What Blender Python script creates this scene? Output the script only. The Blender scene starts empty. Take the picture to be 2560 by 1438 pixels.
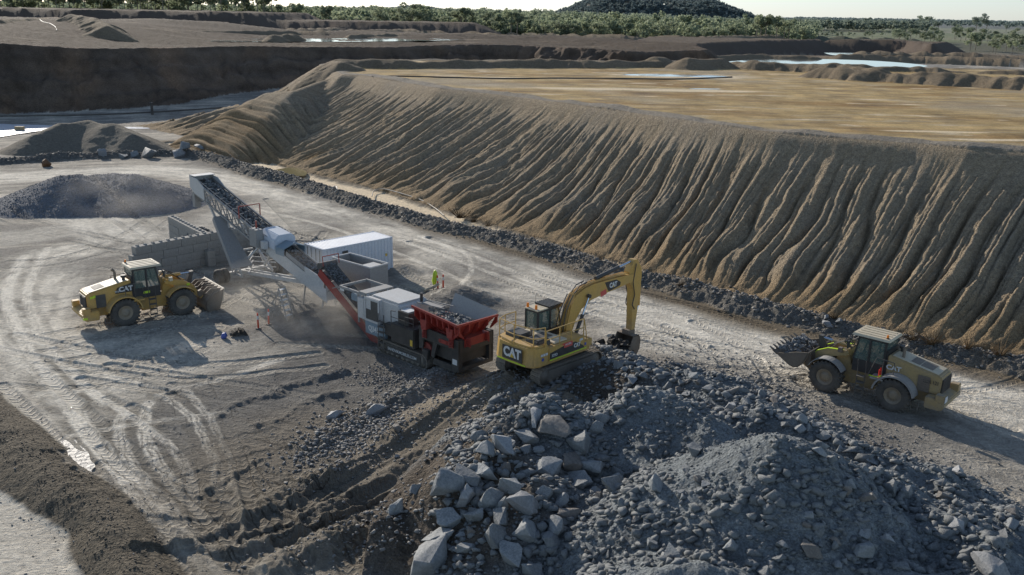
import bpy, bmesh, math, random
import numpy as np
from mathutils import Vector, Matrix
random.seed(7)
RNG = np.random.default_rng(11)
C = bpy.context.scene.collection
# ------------------------------------------------------------------ camera frame (used to survey the ground)
F, CAMH, PITCH, ROLL = 2300.0, 19.0, math.atan(692/2300), math.radians(1.02)
_d = Vector((0, math.cos(PITCH), -math.sin(PITCH))); _r0 = Vector((1, 0, 0)); _u0 = Vector((0, math.sin(PITCH), math.cos(PITCH)))
_R = math.cos(ROLL)*_r0 + math.sin(ROLL)*_u0; _U = math.cos(ROLL)*_u0 - math.sin(ROLL)*_r0
def ray(px, py):
    return _d*F + _R*(px-1280) - _U*(py-719)
def at(px, py, z=0.0):
    v = ray(px, py); t = (z-CAMH)/v.z
    return (v.x*t, v.y*t)
def ats(z, *pts): return [at(x, y, z) for x, y in pts]

# ------------------------------------------------------------------ numpy noise
_perm = np.random.default_rng(5).permutation(4096).astype(np.int64)
_ang = np.random.default_rng(6).random(4096)*2*np.pi
_gx, _gy = np.cos(_ang), np.sin(_ang)
def noise(x, y, seed=0):
    xi = np.floor(x).astype(np.int64); yi = np.floor(y).astype(np.int64)
    xf = x-xi; yf = y-yi
    u = xf*xf*xf*(xf*(xf*6-15)+10); v = yf*yf*yf*(yf*(yf*6-15)+10)
    def g(ix, iy, fx, fy):
        h = _perm[(_perm[(ix+seed*131) & 4095]+iy) & 4095]
        return _gx[h]*fx+_gy[h]*fy
    a = g(xi, yi, xf, yf); b = g(xi+1, yi, xf-1, yf)
    c = g(xi, yi+1, xf, yf-1); d = g(xi+1, yi+1, xf-1, yf-1)
    return ((a+(b-a)*u)+((c+(d-c)*u)-(a+(b-a)*u))*v)*1.5
def fbm(x, y, sc, oct=4, seed=0, gain=.5):
    s = 0; a = 1; f = 1/sc; n = 0
    for i in range(oct):
        s = s+a*noise(x*f+17.3*i, y*f-9.1*i, seed+i); n += a; a *= gain; f *= 2.03
    return s/n
def sstep(a, b, x):
    t = np.clip((x-a)/(b-a), 0, 1); return t*t*(3-2*t)
def pline(X, Y, pts):
    """distance to a polyline, arc length at the foot, signed lateral offset"""
    best = np.full(X.shape, 1e9); arc = np.zeros(X.shape); lat = np.zeros(X.shape); L = 0
    for (x0, y0), (x1, y1) in zip(pts[:-1], pts[1:]):
        dx, dy = x1-x0, y1-y0; l = math.hypot(dx, dy)+1e-9
        t = np.clip(((X-x0)*dx+(Y-y0)*dy)/l/l, 0, 1)
        ex, ey = X-x0-t*dx, Y-y0-t*dy
        d = np.hypot(ex, ey); m = d < best
        best = np.where(m, d, best); arc = np.where(m, L+t*l, arc)
        lat = np.where(m, np.sign(dx*ey-dy*ex)*d, lat); L += l
    return best, arc, lat
def inside(X, Y, poly):
    r = np.zeros(X.shape, bool); n = len(poly)
    for i in range(n):
        x0, y0 = poly[i]; x1, y1 = poly[(i+1) % n]
        c = ((y0 > Y) != (y1 > Y)) & (X < (x1-x0)*(Y-y0)/(y1-y0+1e-12)+x0)
        r ^= c
    return r
def sdf(X, Y, poly):
    d, a, _ = pline(X, Y, list(poly)+[poly[0]])
    return np.where(inside(X, Y, poly), -d, d), a
def smooth(pts, n=4):
    """Catmull-Rom through the points"""
    P = [pts[0]]+list(pts)+[pts[-1]]; out = []
    for i in range(1, len(P)-2):
        p0, p1, p2, p3 = [np.array(q, float) for q in P[i-1:i+3]]
        for k in range(n):
            t = k/n
            out.append(tuple(.5*((2*p1)+(-p0+p2)*t+(2*p0-5*p1+4*p2-p3)*t*t+(-p0+3*p1-3*p2+p3)*t**3)))
    out.append(tuple(pts[-1])); return out
def smax(a, b, k):
    h = np.clip(.5+.5*(a-b)/k, 0, 1); return b+(a-b)*h+k*h*(1-h)

# ------------------------------------------------------------------ node helpers
def newmat(name):
    m = bpy.data.materials.new(name); m.use_nodes = True; nt = m.node_tree
    for n in list(nt.nodes): nt.nodes.remove(n)
    o = nt.nodes.new('ShaderNodeOutputMaterial'); b = nt.nodes.new('ShaderNodeBsdfPrincipled')
    nt.links.new(b.outputs[0], o.inputs[0]); return m, nt, b
def nd(nt, t, ins=None, **kw):
    n = nt.nodes.new('ShaderNode'+t)
    for k, v in kw.items(): setattr(n, k, v)
    for k, v in (ins or {}).items():
        if hasattr(v, 'is_output'): nt.links.new(v, n.inputs[k])
        else: n.inputs[k].default_value = v
    return n
def mth(nt, op, a, b=0.0, c=None):
    ins = {0: a, 1: b}
    if c is not None: ins[2] = c
    return nd(nt, 'Math', ins, operation=op).outputs[0]
def mixc(nt, f, a, b, bt='MIX'):
    n = nt.nodes.new('ShaderNodeMix'); n.data_type = 'RGBA'; n.blend_type = bt
    for i, v in ((0, f), (6, a), (7, b)):
        if hasattr(v, 'is_output'): nt.links.new(v, n.inputs[i])
        else: n.inputs[i].default_value = v if i == 0 else (*v, 1)[:4]
    return n.outputs[2]
def ramp(nt, f, stops):
    n = nt.nodes.new('ShaderNodeValToRGB'); nt.links.new(f, n.inputs[0])
    e = n.color_ramp.elements
    while len(e) < len(stops): e.new(.5)
    for i, (p, c) in enumerate(stops):
        e[i].position = p; e[i].color = (c, c, c, 1) if not isinstance(c, tuple) else (*c, 1)
    return n.outputs[0]
def tag(o, label=None, cat=None, group=None, kind=None):
    if label: o['label'] = label
    if cat: o['category'] = cat
    if group: o['group'] = group
    if kind: o['kind'] = kind
    return o
def rock_mat(name, c1, c2, c3, sc=1.0):
    m, nt, b = newmat(name); co = nd(nt, 'TexCoord').outputs['Object']; inf = nd(nt, 'ObjectInfo')
    n1 = nd(nt, 'TexNoise', {'Vector': co, 'Scale': 2.2*sc, 'Detail': 8, 'Roughness': .7}).outputs[0]
    n2 = nd(nt, 'TexNoise', {'Vector': co, 'Scale': 13*sc, 'Detail': 6, 'Roughness': .75}).outputs[0]
    k = mixc(nt, ramp(nt, n1, [(.35, 0), (.65, 1)]), c1, c2)
    up = nd(nt, 'SeparateXYZ', {0: nd(nt, 'NewGeometry').outputs['Normal']}).outputs[2]
    du = mth(nt, 'MULTIPLY', nd(nt, 'Math', {0: up, 1: 0.0}, operation='MAXIMUM').outputs[0], ramp(nt, n2, [(.4, .0), (.7, .75)]))
    k = mixc(nt, du, k, c3)
    k = mixc(nt, 1.0, k, mth(nt, 'MULTIPLY_ADD', inf.outputs['Random'], .4, .8), 'MULTIPLY')
    k = mixc(nt, 1.0, k, ramp(nt, n2, [(.3, .75), (.7, 1.15)]), 'MULTIPLY')
    nt.links.new(k, b.inputs['Base Color']); b.inputs['Roughness'].default_value = .72; b.inputs['Specular IOR Level'].default_value = .35
    h = mth(nt, 'ADD', mth(nt, 'MULTIPLY', n1, .10), mth(nt, 'MULTIPLY', n2, .035))
    nt.links.new(nd(nt, 'Bump', {'Height': h, 'Strength': .8, 'Distance': 1}).outputs[0], b.inputs['Normal'])
    return m
ROCKM = rock_mat('crushed_rock', (.13, .142, .150), (.20, .208, .212), (.30, .295, .285), 2)
BOULM = rock_mat('boulder_stone', (.195, .210, .214), (.275, .288, .288), (.38, .37, .36))
BOULB = rock_mat('boulder_stone_warm', (.18, .165, .15), (.24, .215, .19), (.33, .30, .26))
BOULW = rock_mat('boulder_stone_pale', (.25, .26, .27), (.34, .345, .35), (.44, .43, .41))
SOILM = rock_mat('dug_soil', (.035, .03, .027), (.06, .052, .045), (.10, .09, .08), 2)
RUST = rock_mat('rusty_clod', (.16, .075, .035), (.22, .11, .05), (.30, .19, .11))
# ------------------------------------------------------------------ TERRAIN
BANKZ = 9.7
toe_l = smooth([(-62, 150)]+ats(0, (500, 350), (620, 388), (760, 428), (900, 462), (1000, 490), (1130, 532), (1400, 610), (1700, 700), (2000, 782), (2300, 845), (2560, 890), (2760, 925), (3000, 960)), 3)
crest = [at(x, y, BANKZ) for x, y in ((860, 186), (900, 188), (1000, 205), (1100, 222), (1300, 243), (1450, 264), (1600, 285), (1750, 307), (1860, 322), (1950, 332), (2100, 345), (2300, 360), (2420, 372), (2560, 380), (2760, 392), (2960, 400))]
bank_poly = crest+[(140, 70), (200, 110), (150, 160), (92, 182), (30, 190), (-22, 178), (-33, 158)]
bank_nose = [at(x, y, z) for x, y, z in ((880, 190, 9), (800, 196, 9), (735, 215, 8.4), (670, 228, 7.4))]
wall_poly = [(-260, 95), (-130, 150), (-100, 168), (-76, 178), (-60, 195), (-22, 222), (0, 227), (26, 213), (44, 220), (50, 262), (20, 330), (-60, 350), (-340, 330)]
far_poly = [(-520, 330), (-330, 372), (-250, 405), (-190, 400), (-116, 412), (-100, 460), (-160, 520), (-560, 520)]
far2_poly = [(-112, 418), (-60, 425), (-20, 440), (-20, 470), (-112, 470)]
spoil_poly = [at(x, y, 9) for x, y in ((1700, 112), (1780, 108), (1900, 103), (2050, 100), (2250, 100), (2330, 112))]+[(190, 420), (60, 420), (40, 330)]
berm = smooth(ats(0, (-300, 425), (0, 408), (200, 395), (400, 388), (480, 388), (540, 400), (620, 425), (700, 446), (800, 477), (900, 510), (1010, 540), (1130, 574), (1260, 602), (1400, 640), (1550, 690), (1700, 722), (1900, 776), (2050, 815), (2200, 850), (2400, 895), (2560, 925))+[(45, 34)], 3)
ditch = smooth(ats(0, (440, 360), (520, 378), (600, 400), (700, 430), (800, 460), (900, 482), (1000, 515), (1100, 545), (1200, 575), (1330, 608), (1500, 655), (1700, 712), (1950, 785), (2200, 840), (2560, 905)), 3)
lbank = smooth(ats(0, (-340, 700), (-190, 900), (-75, 1010), (15, 1090), (110, 1190), (205, 1290), (300, 1400), (390, 1560), (480, 1700)), 3)
road_l = smooth(ats(0, (-200, 1050), (-40, 1200), (20, 1330), (60, 1438), (90, 1600)), 3)
track_hi = [  # pale haul road along the berm and its branches: points, half width, strength
    (smooth(ats(0, (-200, 455), (100, 440), (360, 425), (520, 440), (700, 480), (900, 540), (1100, 600), (1300, 665), (1500, 735), (1700, 800), (1900, 860), (2150, 930), (2400, 985), (2700, 1060)), 3), 3.2, 1.0),
    (smooth(ats(0, (-100, 520), (100, 500), (300, 600), (150, 640), (60, 760), (60, 900), (160, 1020), (300, 1180), (480, 1340), (640, 1500)), 3), 2.8, .9),
    (smooth(ats(0, (0, 600), (300, 560), (480, 590), (620, 520), (760, 560)), 3), 2.5, .5),
    (smooth(ats(0, (0, 830), (300, 900), (560, 900), (760, 850)), 3), 3.0, .55),
    (smooth(ats(0, (420, 1000), (560, 1120), (700, 1320), (860, 1500)), 3), 1.2, .8),
    (smooth(ats(0, (300, 960), (430, 1120), (600, 1250), (760, 1480)), 3), .8, .6),
    (smooth(ats(0, (1080, 640), (1180, 720), (1350, 740), (1600, 800), (1750, 870)), 3), 2.2, .6),
    (smooth(ats(0, (1600, 830), (1800, 850), (2000, 1000), (2250, 1070), (2560, 1180), (2700, 1230)), 3), 3.0, .35),
]
# dark churned / gravelly patches: centre px, radius m, strength
dark_p = [((1000, 800), 6, .6), ((900, 870), 7, .75), ((760, 1000), 7, .5), ((650, 1080), 6, .6), ((700, 620), 5, .45), ((850, 560), 4, .4), ((220, 660), 3.2, .6), ((330, 620), 3, .45),
          ((1180, 690), 4, .5), ((1260, 640), 3, .5), ((620, 760), 3.5, .4), ((820, 760), 4, .75), ((300, 500), 7, .3), ((960, 620), 2.5, .35), ((1900, 1080), 8, .5), ((900, 1250), 7, .35), ((2350, 1150), 6, .35), ((620, 500), 3, .3)]
# narrow pale wheel lines polished into the yard: points, half width, strength
pale_lines = [(smooth(ats(0, *p), 3), w, s) for p, w, s in (
    (((-60, 790), (0, 850), (154, 988), (221, 1080), (308, 1193), (436, 1362), (520, 1480)), .42, 1.0), (((20, 760), (77, 844), (180, 1034), (287, 1162), (462, 1352), (600, 1480)), .36, .9),
    (((400, 985), (436, 1008), (493, 1060), (539, 1162), (544, 1213), (606, 1316), (660, 1460)), .26, .85), (((465, 975), (520, 1040), (575, 1150), (582, 1215), (650, 1320)), .22, .6),
    (((370, 1008), (359, 1090), (421, 1193), (529, 1306), (660, 1460)), .32, .9), (((310, 1020), (300, 1100), (362, 1205), (470, 1320), (590, 1460)), .30, .7),
    (((560, 1240), (640, 1300), (734, 1367), (820, 1470)), .22, .9), (((610, 1225), (700, 1290), (800, 1355), (900, 1460)), .18, .6), (((150, 1100), (221, 1080), (410, 1049), (560, 1030)), .25, .6),
    (((60, 640), (20, 720), (30, 800), (90, 900), (200, 1010)), .35, .8), (((120, 620), (70, 720), (85, 800), (150, 900), (260, 1010)), .3, .7), (((440, 1200), (520, 1230), (600, 1200)), .2, .5),
    (((200, 900), (330, 960), (480, 965), (700, 900)), .3, .5), (((230, 980), (400, 1090), (470, 1180), (500, 1300)), .25, .7), (((1000, 600), (1250, 690), (1500, 790), (1700, 850)), .3, .7), (((1050, 590), (1320, 690), (1560, 780), (1780, 840)), .3, .6),
    (((620, 520), (800, 560), (960, 620), (1150, 700), (1170, 740)), .3, .6), (((1140, 610), (1180, 660), (1150, 720), (1080, 760)), .22, .6), (((1980, 1090), (2200, 1150), (2400, 1230), (2600, 1330)), .35, .5), (((1850, 1000), (1960, 1060), (2100, 1110)), .25, .4))]
# windrows and ruts: points, half width, height
ridges = [
    (smooth(ats(.6, (1500, 905), (1330, 985), (1180, 1070), (1040, 1120), (900, 1200), (760, 1265)), 3), .55, .38),
    (smooth(ats(.3, (1260, 985), (1130, 1040), (1000, 1085), (880, 1160), (770, 1180)), 3), .8, .45),
    (smooth(ats(.0, (1110, 940), (1040, 985), (930, 1030), (880, 1060), (800, 1100)), 3), 1.1, .75),
    (smooth(ats(.0, (860, 930), (790, 950), (700, 970), (690, 990)), 3), .45, .4),
    (smooth(ats(.0, (850, 985), (780, 1000), (700, 1050), (650, 1060)), 3), .45, .35),
    (smooth(ats(.0, (700, 985), (620, 1000), (560, 1020), (545, 1035)), 3), .4, .35),
    (smooth(ats(.0, (560, 1040), (480, 1058), (400, 1062)), 3), .3, .2),
    (smooth(ats(.0, (840, 1290), (700, 1350), (560, 1380), (440, 1360), (350, 1390)), 3), .35, .32),
    (smooth(ats(.0, (760, 1240), (640, 1285), (520, 1340), (440, 1370)), 3), .3, .25),
    (smooth(ats(.0, (640, 1150), (560, 1200), (500, 1240)), 3), .25, .2),
    (smooth(ats(.0, (900, 1180), (760, 1215), (690, 1240), (600, 1290)), 3), .6, .35),
    (smooth(ats(.0, (1050, 1260), (930, 1310), (800, 1370), (700, 1420)), 3), .9, .6),
    (smooth(ats(.0, (200, 1180), (300, 1240), (400, 1290)), 3), .5, .2),
]
ruts = [  # excavator and loader tracks pressed in: points, half width, depth, lug pitch
    (smooth(ats(1.0, (1400, 955), (1250, 1040), (1100, 1130), (960, 1200), (820, 1260), (700, 1300)), 3), .36, .10, .22),
    (smooth(ats(.9, (1290, 930), (1160, 1000), (1030, 1070), (900, 1130), (740, 1210)), 3), .36, .10, .22),
    (smooth(ats(0, (980, 1215), (860, 1265), (760, 1310), (620, 1350)), 3), .36, .06, .22),
]
def pair(pts, gauge, hw, dep, pitch):
    s = smooth(pts, 3)
    out = []
    for sg in (-1, 1):
        q = []
        for i, p in enumerate(s):
            a = s[max(0, i-1)]; b = s[min(len(s)-1, i+1)]
            dx, dy = b[0]-a[0], b[1]-a[1]; l = math.hypot(dx, dy)+1e-9
            q.append((p[0]-dy/l*gauge*sg, p[1]+dx/l*gauge*sg))
        out.append((q, hw, dep, pitch))
    return out
for pts in (((2240, 1010), (2080, 960), (1900, 900), (1700, 860), (1550, 830)), ((2560, 1120), (2350, 1040), (2080, 985), (1850, 940), (1700, 930)),
            ((2560, 1230), (2420, 1170), (2250, 1120), (2060, 1030), (1940, 950), (1760, 880)), ((1900, 830), (1700, 770), (1500, 720), (1300, 650), (1100, 590)),
            ((1500, 770), (1300, 700), (1180, 640), (1050, 600)), ((150, 480), (400, 600), (300, 720), (60, 780)), ((0, 850), (240, 900), (480, 930), (800, 900)),
            ((60, 950), (240, 1120), (430, 1300), (560, 1438)), ((380, 1000), (520, 1100), (570, 1300), (700, 1438)), ((240, 930), (500, 970), (760, 1010)),
            ((700, 1100), (560, 1130), (420, 1180)), ((1700, 810), (1850, 900), (1870, 1000)), ((2560, 1060), (2400, 1000), (2200, 920), (2000, 840)), ((600, 560), (900, 640), (1000, 700), (1160, 760)),
            ((0, 540), (200, 600), (480, 640)), ((640, 500), (740, 600), (780, 580)), ((1650, 840), (1500, 770), (1350, 800), (1200, 760))):
    ruts += pair([at(x, y) for x, y in pts], 1.05, .33, .06, .42)
rk = random.Random(31)
for k in range(34):   # loose curved passes over the yard
    x0, y0 = (rk.uniform(60, 700), rk.uniform(900, 1300)) if k < 16 else (rk.uniform(0, 1000), rk.uniform(520, 900)) if k < 26 else (rk.uniform(1600, 2500), rk.uniform(880, 1150))
    an = rk.uniform(-.3, .5) if k >= 16 else rk.choice((1.0, 1.2, .5, .1, 1.35)); cu = rk.uniform(-.35, .35); pts = []
    for q in range(5): pts.append((x0, y0)); x0 += 110*math.cos(an); y0 += 75*math.sin(an); an += cu
    ruts += pair([at(x, y) for x, y in pts if 430 < y < 1500] if sum(430 < y < 1500 for x, y in pts) > 2 else [at(200, 700), at(300, 720), at(420, 720)], 1.05, .30, rk.uniform(.025, .05), .42)
# rubble pile: crest lines (px, py, z) and side slope
piles = [
    ([(1640, 1222, 3.3), (1740, 1192, 3.9), (1840, 1152, 4.5), (1930, 1105, 5.2), (2000, 1107, 5.2), (2060, 1147, 4.3), (2130, 1212, 3.2)], .66),
    ([(1520, 902, 2.5), (1620, 927, 2.8), (1730, 947, 3.0), (1830, 982, 3.1), (1900, 1027, 3.2)], .66),
    ([(1900, 1027, 3.2), (2010, 1057, 3.0), (2100, 1117, 2.7)], .62),
    ([(1600, 982, 3.6), (1700, 1007, 3.6), (1760, 1057, 3.3), (1800, 1107, 3.0)], .66),
    ([(1270, 1037, 2.9), (1370, 1007, 3.4), (1440, 1027, 3.2)], .66),
    ([(1150, 1177, 2.4), (1250, 1097, 3.0)], .66),
    ([(2140, 1212, 3.0), (2240, 1212, 3.2), (2340, 1287, 3.1), (2470, 1367, 3.0), (2600, 1427, 3.0)], .56),
    ([(2150, 1137, 2.6), (2260, 1167, 2.6), (2330, 1197, 2.3)], .56),
    ([(2340, 1177, 2.4), (2400, 1247, 2.6), (2560, 1297, 2.5), (2700, 1367, 2.5)], .56),
    ([(1650, 1427, 3.2), (1760, 1407, 3.4), (1820, 1437, 3.2)], .66),
    ([(1300, 1227, 2.4), (1400, 1197, 2.2)], .56),
    ([(2250, 1437, 3.0), (2400, 1457, 3.2)], .56),
    ([(870, 1330, .7), (980, 1290, 1.0), (1050, 1260, 1.0)], .45),
]
pile_poly = ats(.2, (1060, 1450), (1080, 1330), (1130, 1190), (1240, 1040), (1400, 985), (1520, 900), (1700, 915), (1880, 955), (2060, 1040), (2220, 1140), (2400, 1200), (2560, 1290), (2760, 1400), (2800, 1750), (1100, 1750))
mound = [  # stockpiles on the yard: (px, py, z), slope
    ([(150, 440, 2.7), (190, 437, 2.8)], .40), ([(240, 436, 2.5), (290, 437, 2.6), (335, 436, 2.8)], .40), ([(80, 490, 1.3), (120, 465, 1.9)], .36), ([(390, 465, 1.5)], .36)]
hill_l = [([(90, 335, 2.2), (150, 312, 2.9), (220, 304, 3.1), (280, 312, 3.0), (330, 335, 2.2)], .48)]
small = [((1130, 730, .9), .45), ((1190, 700, .35), .3), ((1150, 715, 1.1), .4), ((1000, 660, .5), .35), ((820, 770, .8), .35), ((1010, 790, .4), .3), ((770, 760, .5), .4), ((1090, 735, .7), .35), ((700, 930, .1), .3)]
def crest_field(X, Y, lst, k=.35):
    H = np.full(X.shape, -5.0)
    for pts, sl in lst:
        w = [at(*p)+(p[2],) for p in pts]
        if len(w) == 1: w = w+[(w[0][0]+.1, w[0][1], w[0][2])]
        for a, b in zip(w[:-1], w[1:]):
            dx, dy = b[0]-a[0], b[1]-a[1]; l2 = dx*dx+dy*dy+1e-9
            t = np.clip(((X-a[0])*dx+(Y-a[1])*dy)/l2, 0, 1)
            d = np.hypot(X-a[0]-t*dx, Y-a[1]-t*dy)
            H = smax(H, a[2]+(b[2]-a[2])*t-sl*(np.sqrt(d*d+.15)-.38), k)
    return H
def lerpc(A, col, m):
    return A+(np.array(col)[None, :]-A)*m[:, None]
G_PALE, G_GREY, G_DARK, G_WARM = (.90, .83, .70), (.27, .248, .215), (.115, .107, .098), (.30, .25, .18)
def terrain(X, Y, full=True):
    """height (and, when full, colour, parameters, track coordinates and class) at world points"""
    n = X.size; H = np.zeros(n); cls = np.zeros(n, np.int8)
    near = Y < 150; far = ~near
    n1 = fbm(X, Y, 9, 4, 1); n2 = fbm(X, Y, 1.6, 4, 20); n3 = fbm(X, Y, .45, 3, 40)
    n0 = fbm(X, Y, 40, 3, 60)
    # far natural ground
    H = np.where(Y > 330, sstep(330, 700, Y)*8.0, 0)
    side = sstep(-.05, .32, (X/np.maximum(Y, 1)))
    H = np.where(Y > 300, H*(1-.62*side)+n0*1.2*sstep(350, 700, Y), 0)
    H = H+sstep(140, 230, Y)*5.0*(1-sstep(330, 480, Y))*1.0
    H = H+.05*n1+.02*n2*near
    yard = near
    col = np.tile(np.array(G_GREY), (n, 1)); par = np.zeros((n, 3)); par[:, 0] = .5
    # ---- excavator ramp and mound
    rp = at(1430, 930, 1.2); rd = (at(900, 1230)[0]-rp[0], at(900, 1230)[1]-rp[1]); rl = math.hypot(*rd)
    u = ((X-rp[0])*rd[0]+(Y-rp[1])*rd[1])/rl; v = (-(X-rp[0])*rd[1]+(Y-rp[1])*rd[0])/rl
    rampz = 1.25*(1-sstep(1.5, rl*1.05, u))*(1-sstep(2.4, 5.2, np.abs(v)))*(1-sstep(3.5, 7, -u))
    H = H+rampz
    # ---- small heaps
    for p, sl in small:
        x0, y0 = at(p[0], p[1], p[2]); d = np.hypot(X-x0, Y-y0)
        H = smax(H, np.where(d < 9, p[2]-sl*(np.sqrt(d*d+.3)-.5)+n2*.10, -9), .25)
    for pts, hw, hh in ridges:
        bb = (X > min(p[0] for p in pts)-3) & (X < max(p[0] for p in pts)+3) & (Y > min(p[1] for p in pts)-3) & (Y < max(p[1] for p in pts)+3)
        i = np.where(bb)[0]
        if i.size:
            d, a, lt = pline(X[i]+n2[i]*.35, Y[i]+n2[i]*.3, pts)
            H[i] += .62*hh*sstep(1.25, .1, d/hw)*np.clip(.7+.5*n3[i]+1.0*n1[i], .1, 1.4)
    # ---- tracks
    trk = np.zeros((n, 3)); tm = np.zeros(n); tw = np.zeros(n)
    for pts, hw, dep, pitch in ruts:
        bb = (X > min(p[0] for p in pts)-2) & (X < max(p[0] for p in pts)+2) & (Y > min(p[1] for p in pts)-2) & (Y < max(p[1] for p in pts)+2)
        i = np.where(bb)[0]
        if not i.size: continue
        d, a, lt = pline(X[i], Y[i], pts)
        m = 1-sstep(hw*.75, hw*1.25, d); w = np.clip(.65+1.2*n1[i], .15, 1)
        H[i] -= dep*m*w
        H[i] += dep*.8*np.clip(1-np.abs(d-hw*1.35)/(hw*.45), 0, 1)*w
        b = m > tm[i]; ib = i[b]
        tm[ib] = m[b]; tw[ib] = (m*w)[b]; trk[ib, 0] = a[b]/pitch; trk[ib, 1] = lt[b]/hw; trk[ib, 2] = (m*w)[b]*(1 if dep < .09 else .8)
    if full:
        # streaky variation following the traffic
        ca, sa = math.cos(math.radians(18)), math.sin(math.radians(18))
        st = fbm((X*ca+Y*sa)/5, (-X*sa+Y*ca), 1.3, 3, 70)
        col = lerpc(col, (.45, .405, .335), sstep(-.15, .45, n1+st*.6+.15))
        col = lerpc(col, (.70, .62, .50), sstep(.12, .55, st+n1*.5)*.65)
        for pts, hw, s in track_hi:
            d, a, lt = pline(X+n1*1.2, Y+n1*1.2, pts)
            st2 = fbm(a/6, lt, .8, 3, 80)
            m = (1-sstep(hw*.6, hw*1.5, d))*s*np.clip(.75+.9*st2, .15, 1)
            col = lerpc(col, G_PALE, m*near*.85); par[:, 0] *= (1-.4*m)
        x0, y0 = at(660, 1150); dd = np.hypot((X-x0)/12, (Y-y0)/12)+n1*.5; col = lerpc(col, (.165, .150, .128), (1-sstep(.5, 1.15, dd))*.85)
        x0, y0 = at(1000, 860); dd = np.hypot((X-x0)/8, (Y-y0)/7)+n1*.4; col = lerpc(col, (.17, .155, .132), (1-sstep(.45, 1.2, dd))*.6)
        for (c, r, s) in dark_p:
            x0, y0 = at(*c); d = np.hypot(X-x0, Y-y0)/r+n1*.5+n2*.25
            col = lerpc(col, (.17, .162, .15), (1-sstep(.5, 1.25, d))*s)
        col *= (1+.26*n2+.20*n3)[:, None]
        col = lerpc(col, (.80, .74, .63), tw*.5*near*(.45+.55*sstep(-.3, .3, n1)))
        for pts, hw, s in pale_lines:
            i = np.where((X > min(p[0] for p in pts)-2) & (X < max(p[0] for p in pts)+2) & (Y > min(p[1] for p in pts)-2) & (Y < max(p[1] for p in pts)+2))[0]
            if not i.size: continue
            d, a, lt = pline(X[i]+n2[i]*.10, Y[i]+n2[i]*.10, pts); fs = noise(a*.9, lt*9, 333)+.8*noise(a*2.4, lt*22, 334); m = (1-sstep(hw*.7, hw*1.15, d))*s*np.clip(.62+.75*fs+.5*n1[i]+.5*n2[i], 0, 1)
            col[i] = lerpc(col[i], (.92, .85, .72), np.minimum(m*1.15, 1)); par[i, 0] *= (1-.5*m)
            m = (1-sstep(hw*.4, hw*1.0, np.abs(d-hw*1.9)))*s*.45; col[i] = lerpc(col[i], (.15, .135, .11), m*np.clip(.5+n2[i]*2, 0, 1))
        # warm muddy ramp
        col = lerpc(col, (.27, .225, .165), np.clip(sstep(.03, .4, rampz)*.85, 0, 1)*near)
        x0, y0 = at(880, 1230); col = lerpc(col, (.22, .185, .14), (1-sstep(5, 10, np.hypot(X-x0, Y-y0)+n1*3))*.8)
        x0, y0 = at(700, 1400); col = lerpc(col, (.24, .21, .165), (1-sstep(3, 8, np.hypot(X-x0, Y-y0)+n1*3))*.5)
    # ---- left foreground windrow and road below it
    i = np.where((X < 0) & (Y < 60))[0]
    d, a, lt = pline(X[i]+n1[i]*.8, Y[i]+n1[i]*.8, lbank)
    w = 1.75+.6*n1[i]; hb = .62*sstep(1.15, .05, np.abs(d)/w)
    H[i] = H[i]+hb*(1+.15*n2[i])+n3[i]*.05*(hb > .02)
    mk = sstep(.02, .12, hb); cls[i[hb > .05]] = 5
    if full:
        col[i] = lerpc(col[i], (.165, .14, .105), mk); par[i, 0] = np.maximum(par[i, 0], mk*1.0)
        d2, a2, l2 = pline(X[i], Y[i], road_l)
        m = (1-sstep(3.2, 4.4, d2))*(1-mk)*(lt*0+1)
        m = m*(lt < 50)
        col[i] = lerpc(col[i], (.90, .82, .68), m*(.8+.4*n1[i])); par[i, 0] = par[i, 0]*(1-.6*m)
        # wet patch
        x0, y0 = at(200, 1160); dd = np.hypot((X[i]-x0)*1.4+(Y[i]-y0)*.9, (Y[i]-y0)*.8-(X[i]-x0)*.1)/1.35+n1[i]*.25+n2[i]*.5
        m = 1-sstep(.75, .95, dd); H[i] -= m*.08
        col[i] = lerpc(col[i], (.40, .36, .30), m*.5)
    # (windrow done)
    # ---- berm of dark rubble along the ditch
    i = np.where((X > -80) & (Y < 150))[0]
    d, a, lt = pline(X[i]+n1[i]*.7, Y[i]+n1[i]*.7, berm)
    w = 1.45+.6*n1[i]+.4*n2[i]; hb = np.clip(1.1-np.abs(d)/w, 0, 1)
    hgt = (.66+.4*n1[i])*hb**.85*(1+.35*n2[i])+n3[i]*.22*sstep(0, .2, hb)
    H[i] = H[i]+hgt; mk = sstep(.0, .15, hb); cls[i[(hb > .02)]] = 6
    if full:
        br = fbm(X[i], Y[i], 5, 2, 90); cb = np.tile(np.array([.185, .172, .15]), (i.size, 1))
        cb = lerpc(cb, (.24, .20, .15), sstep(0, .5, br)*sstep(-20, 10, X[i])*.8)
        col[i] = col[i]+(cb-col[i])*mk[:, None]; par[i, 0] = np.maximum(par[i, 0], mk)
        m = (1-sstep(2.0, 4.2, d+n2[i]*1.2+n1[i]*1.5))*(1-mk)*.6   # spilled gravel beside it
        col[i] = lerpc(col[i], (.15, .14, .125), m)
    # ---- ditch with pale silt
        d, a, lt = pline(X[i]+n1[i]*.8, Y[i]+n1[i]*.8, ditch)
        wd = 2.6+1.4*n1[i]-1.2*sstep(40, 90, a)
        m = (1-sstep(wd*.8, wd*1.15, d+n2[i]*.5))*(1-mk)*(1-sstep(60, 110, a)*.8)
        col[i] = lerpc(col[i], (.88, .72, .50), m); par[i, 0] *= (1-.9*m)
        H[i] -= .25*m; m2 = (1-sstep(3, 5.5, d))*(1-mk)*(1-m)
        col[i] = lerpc(col[i], (.20, .16, .11), m2)
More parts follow.
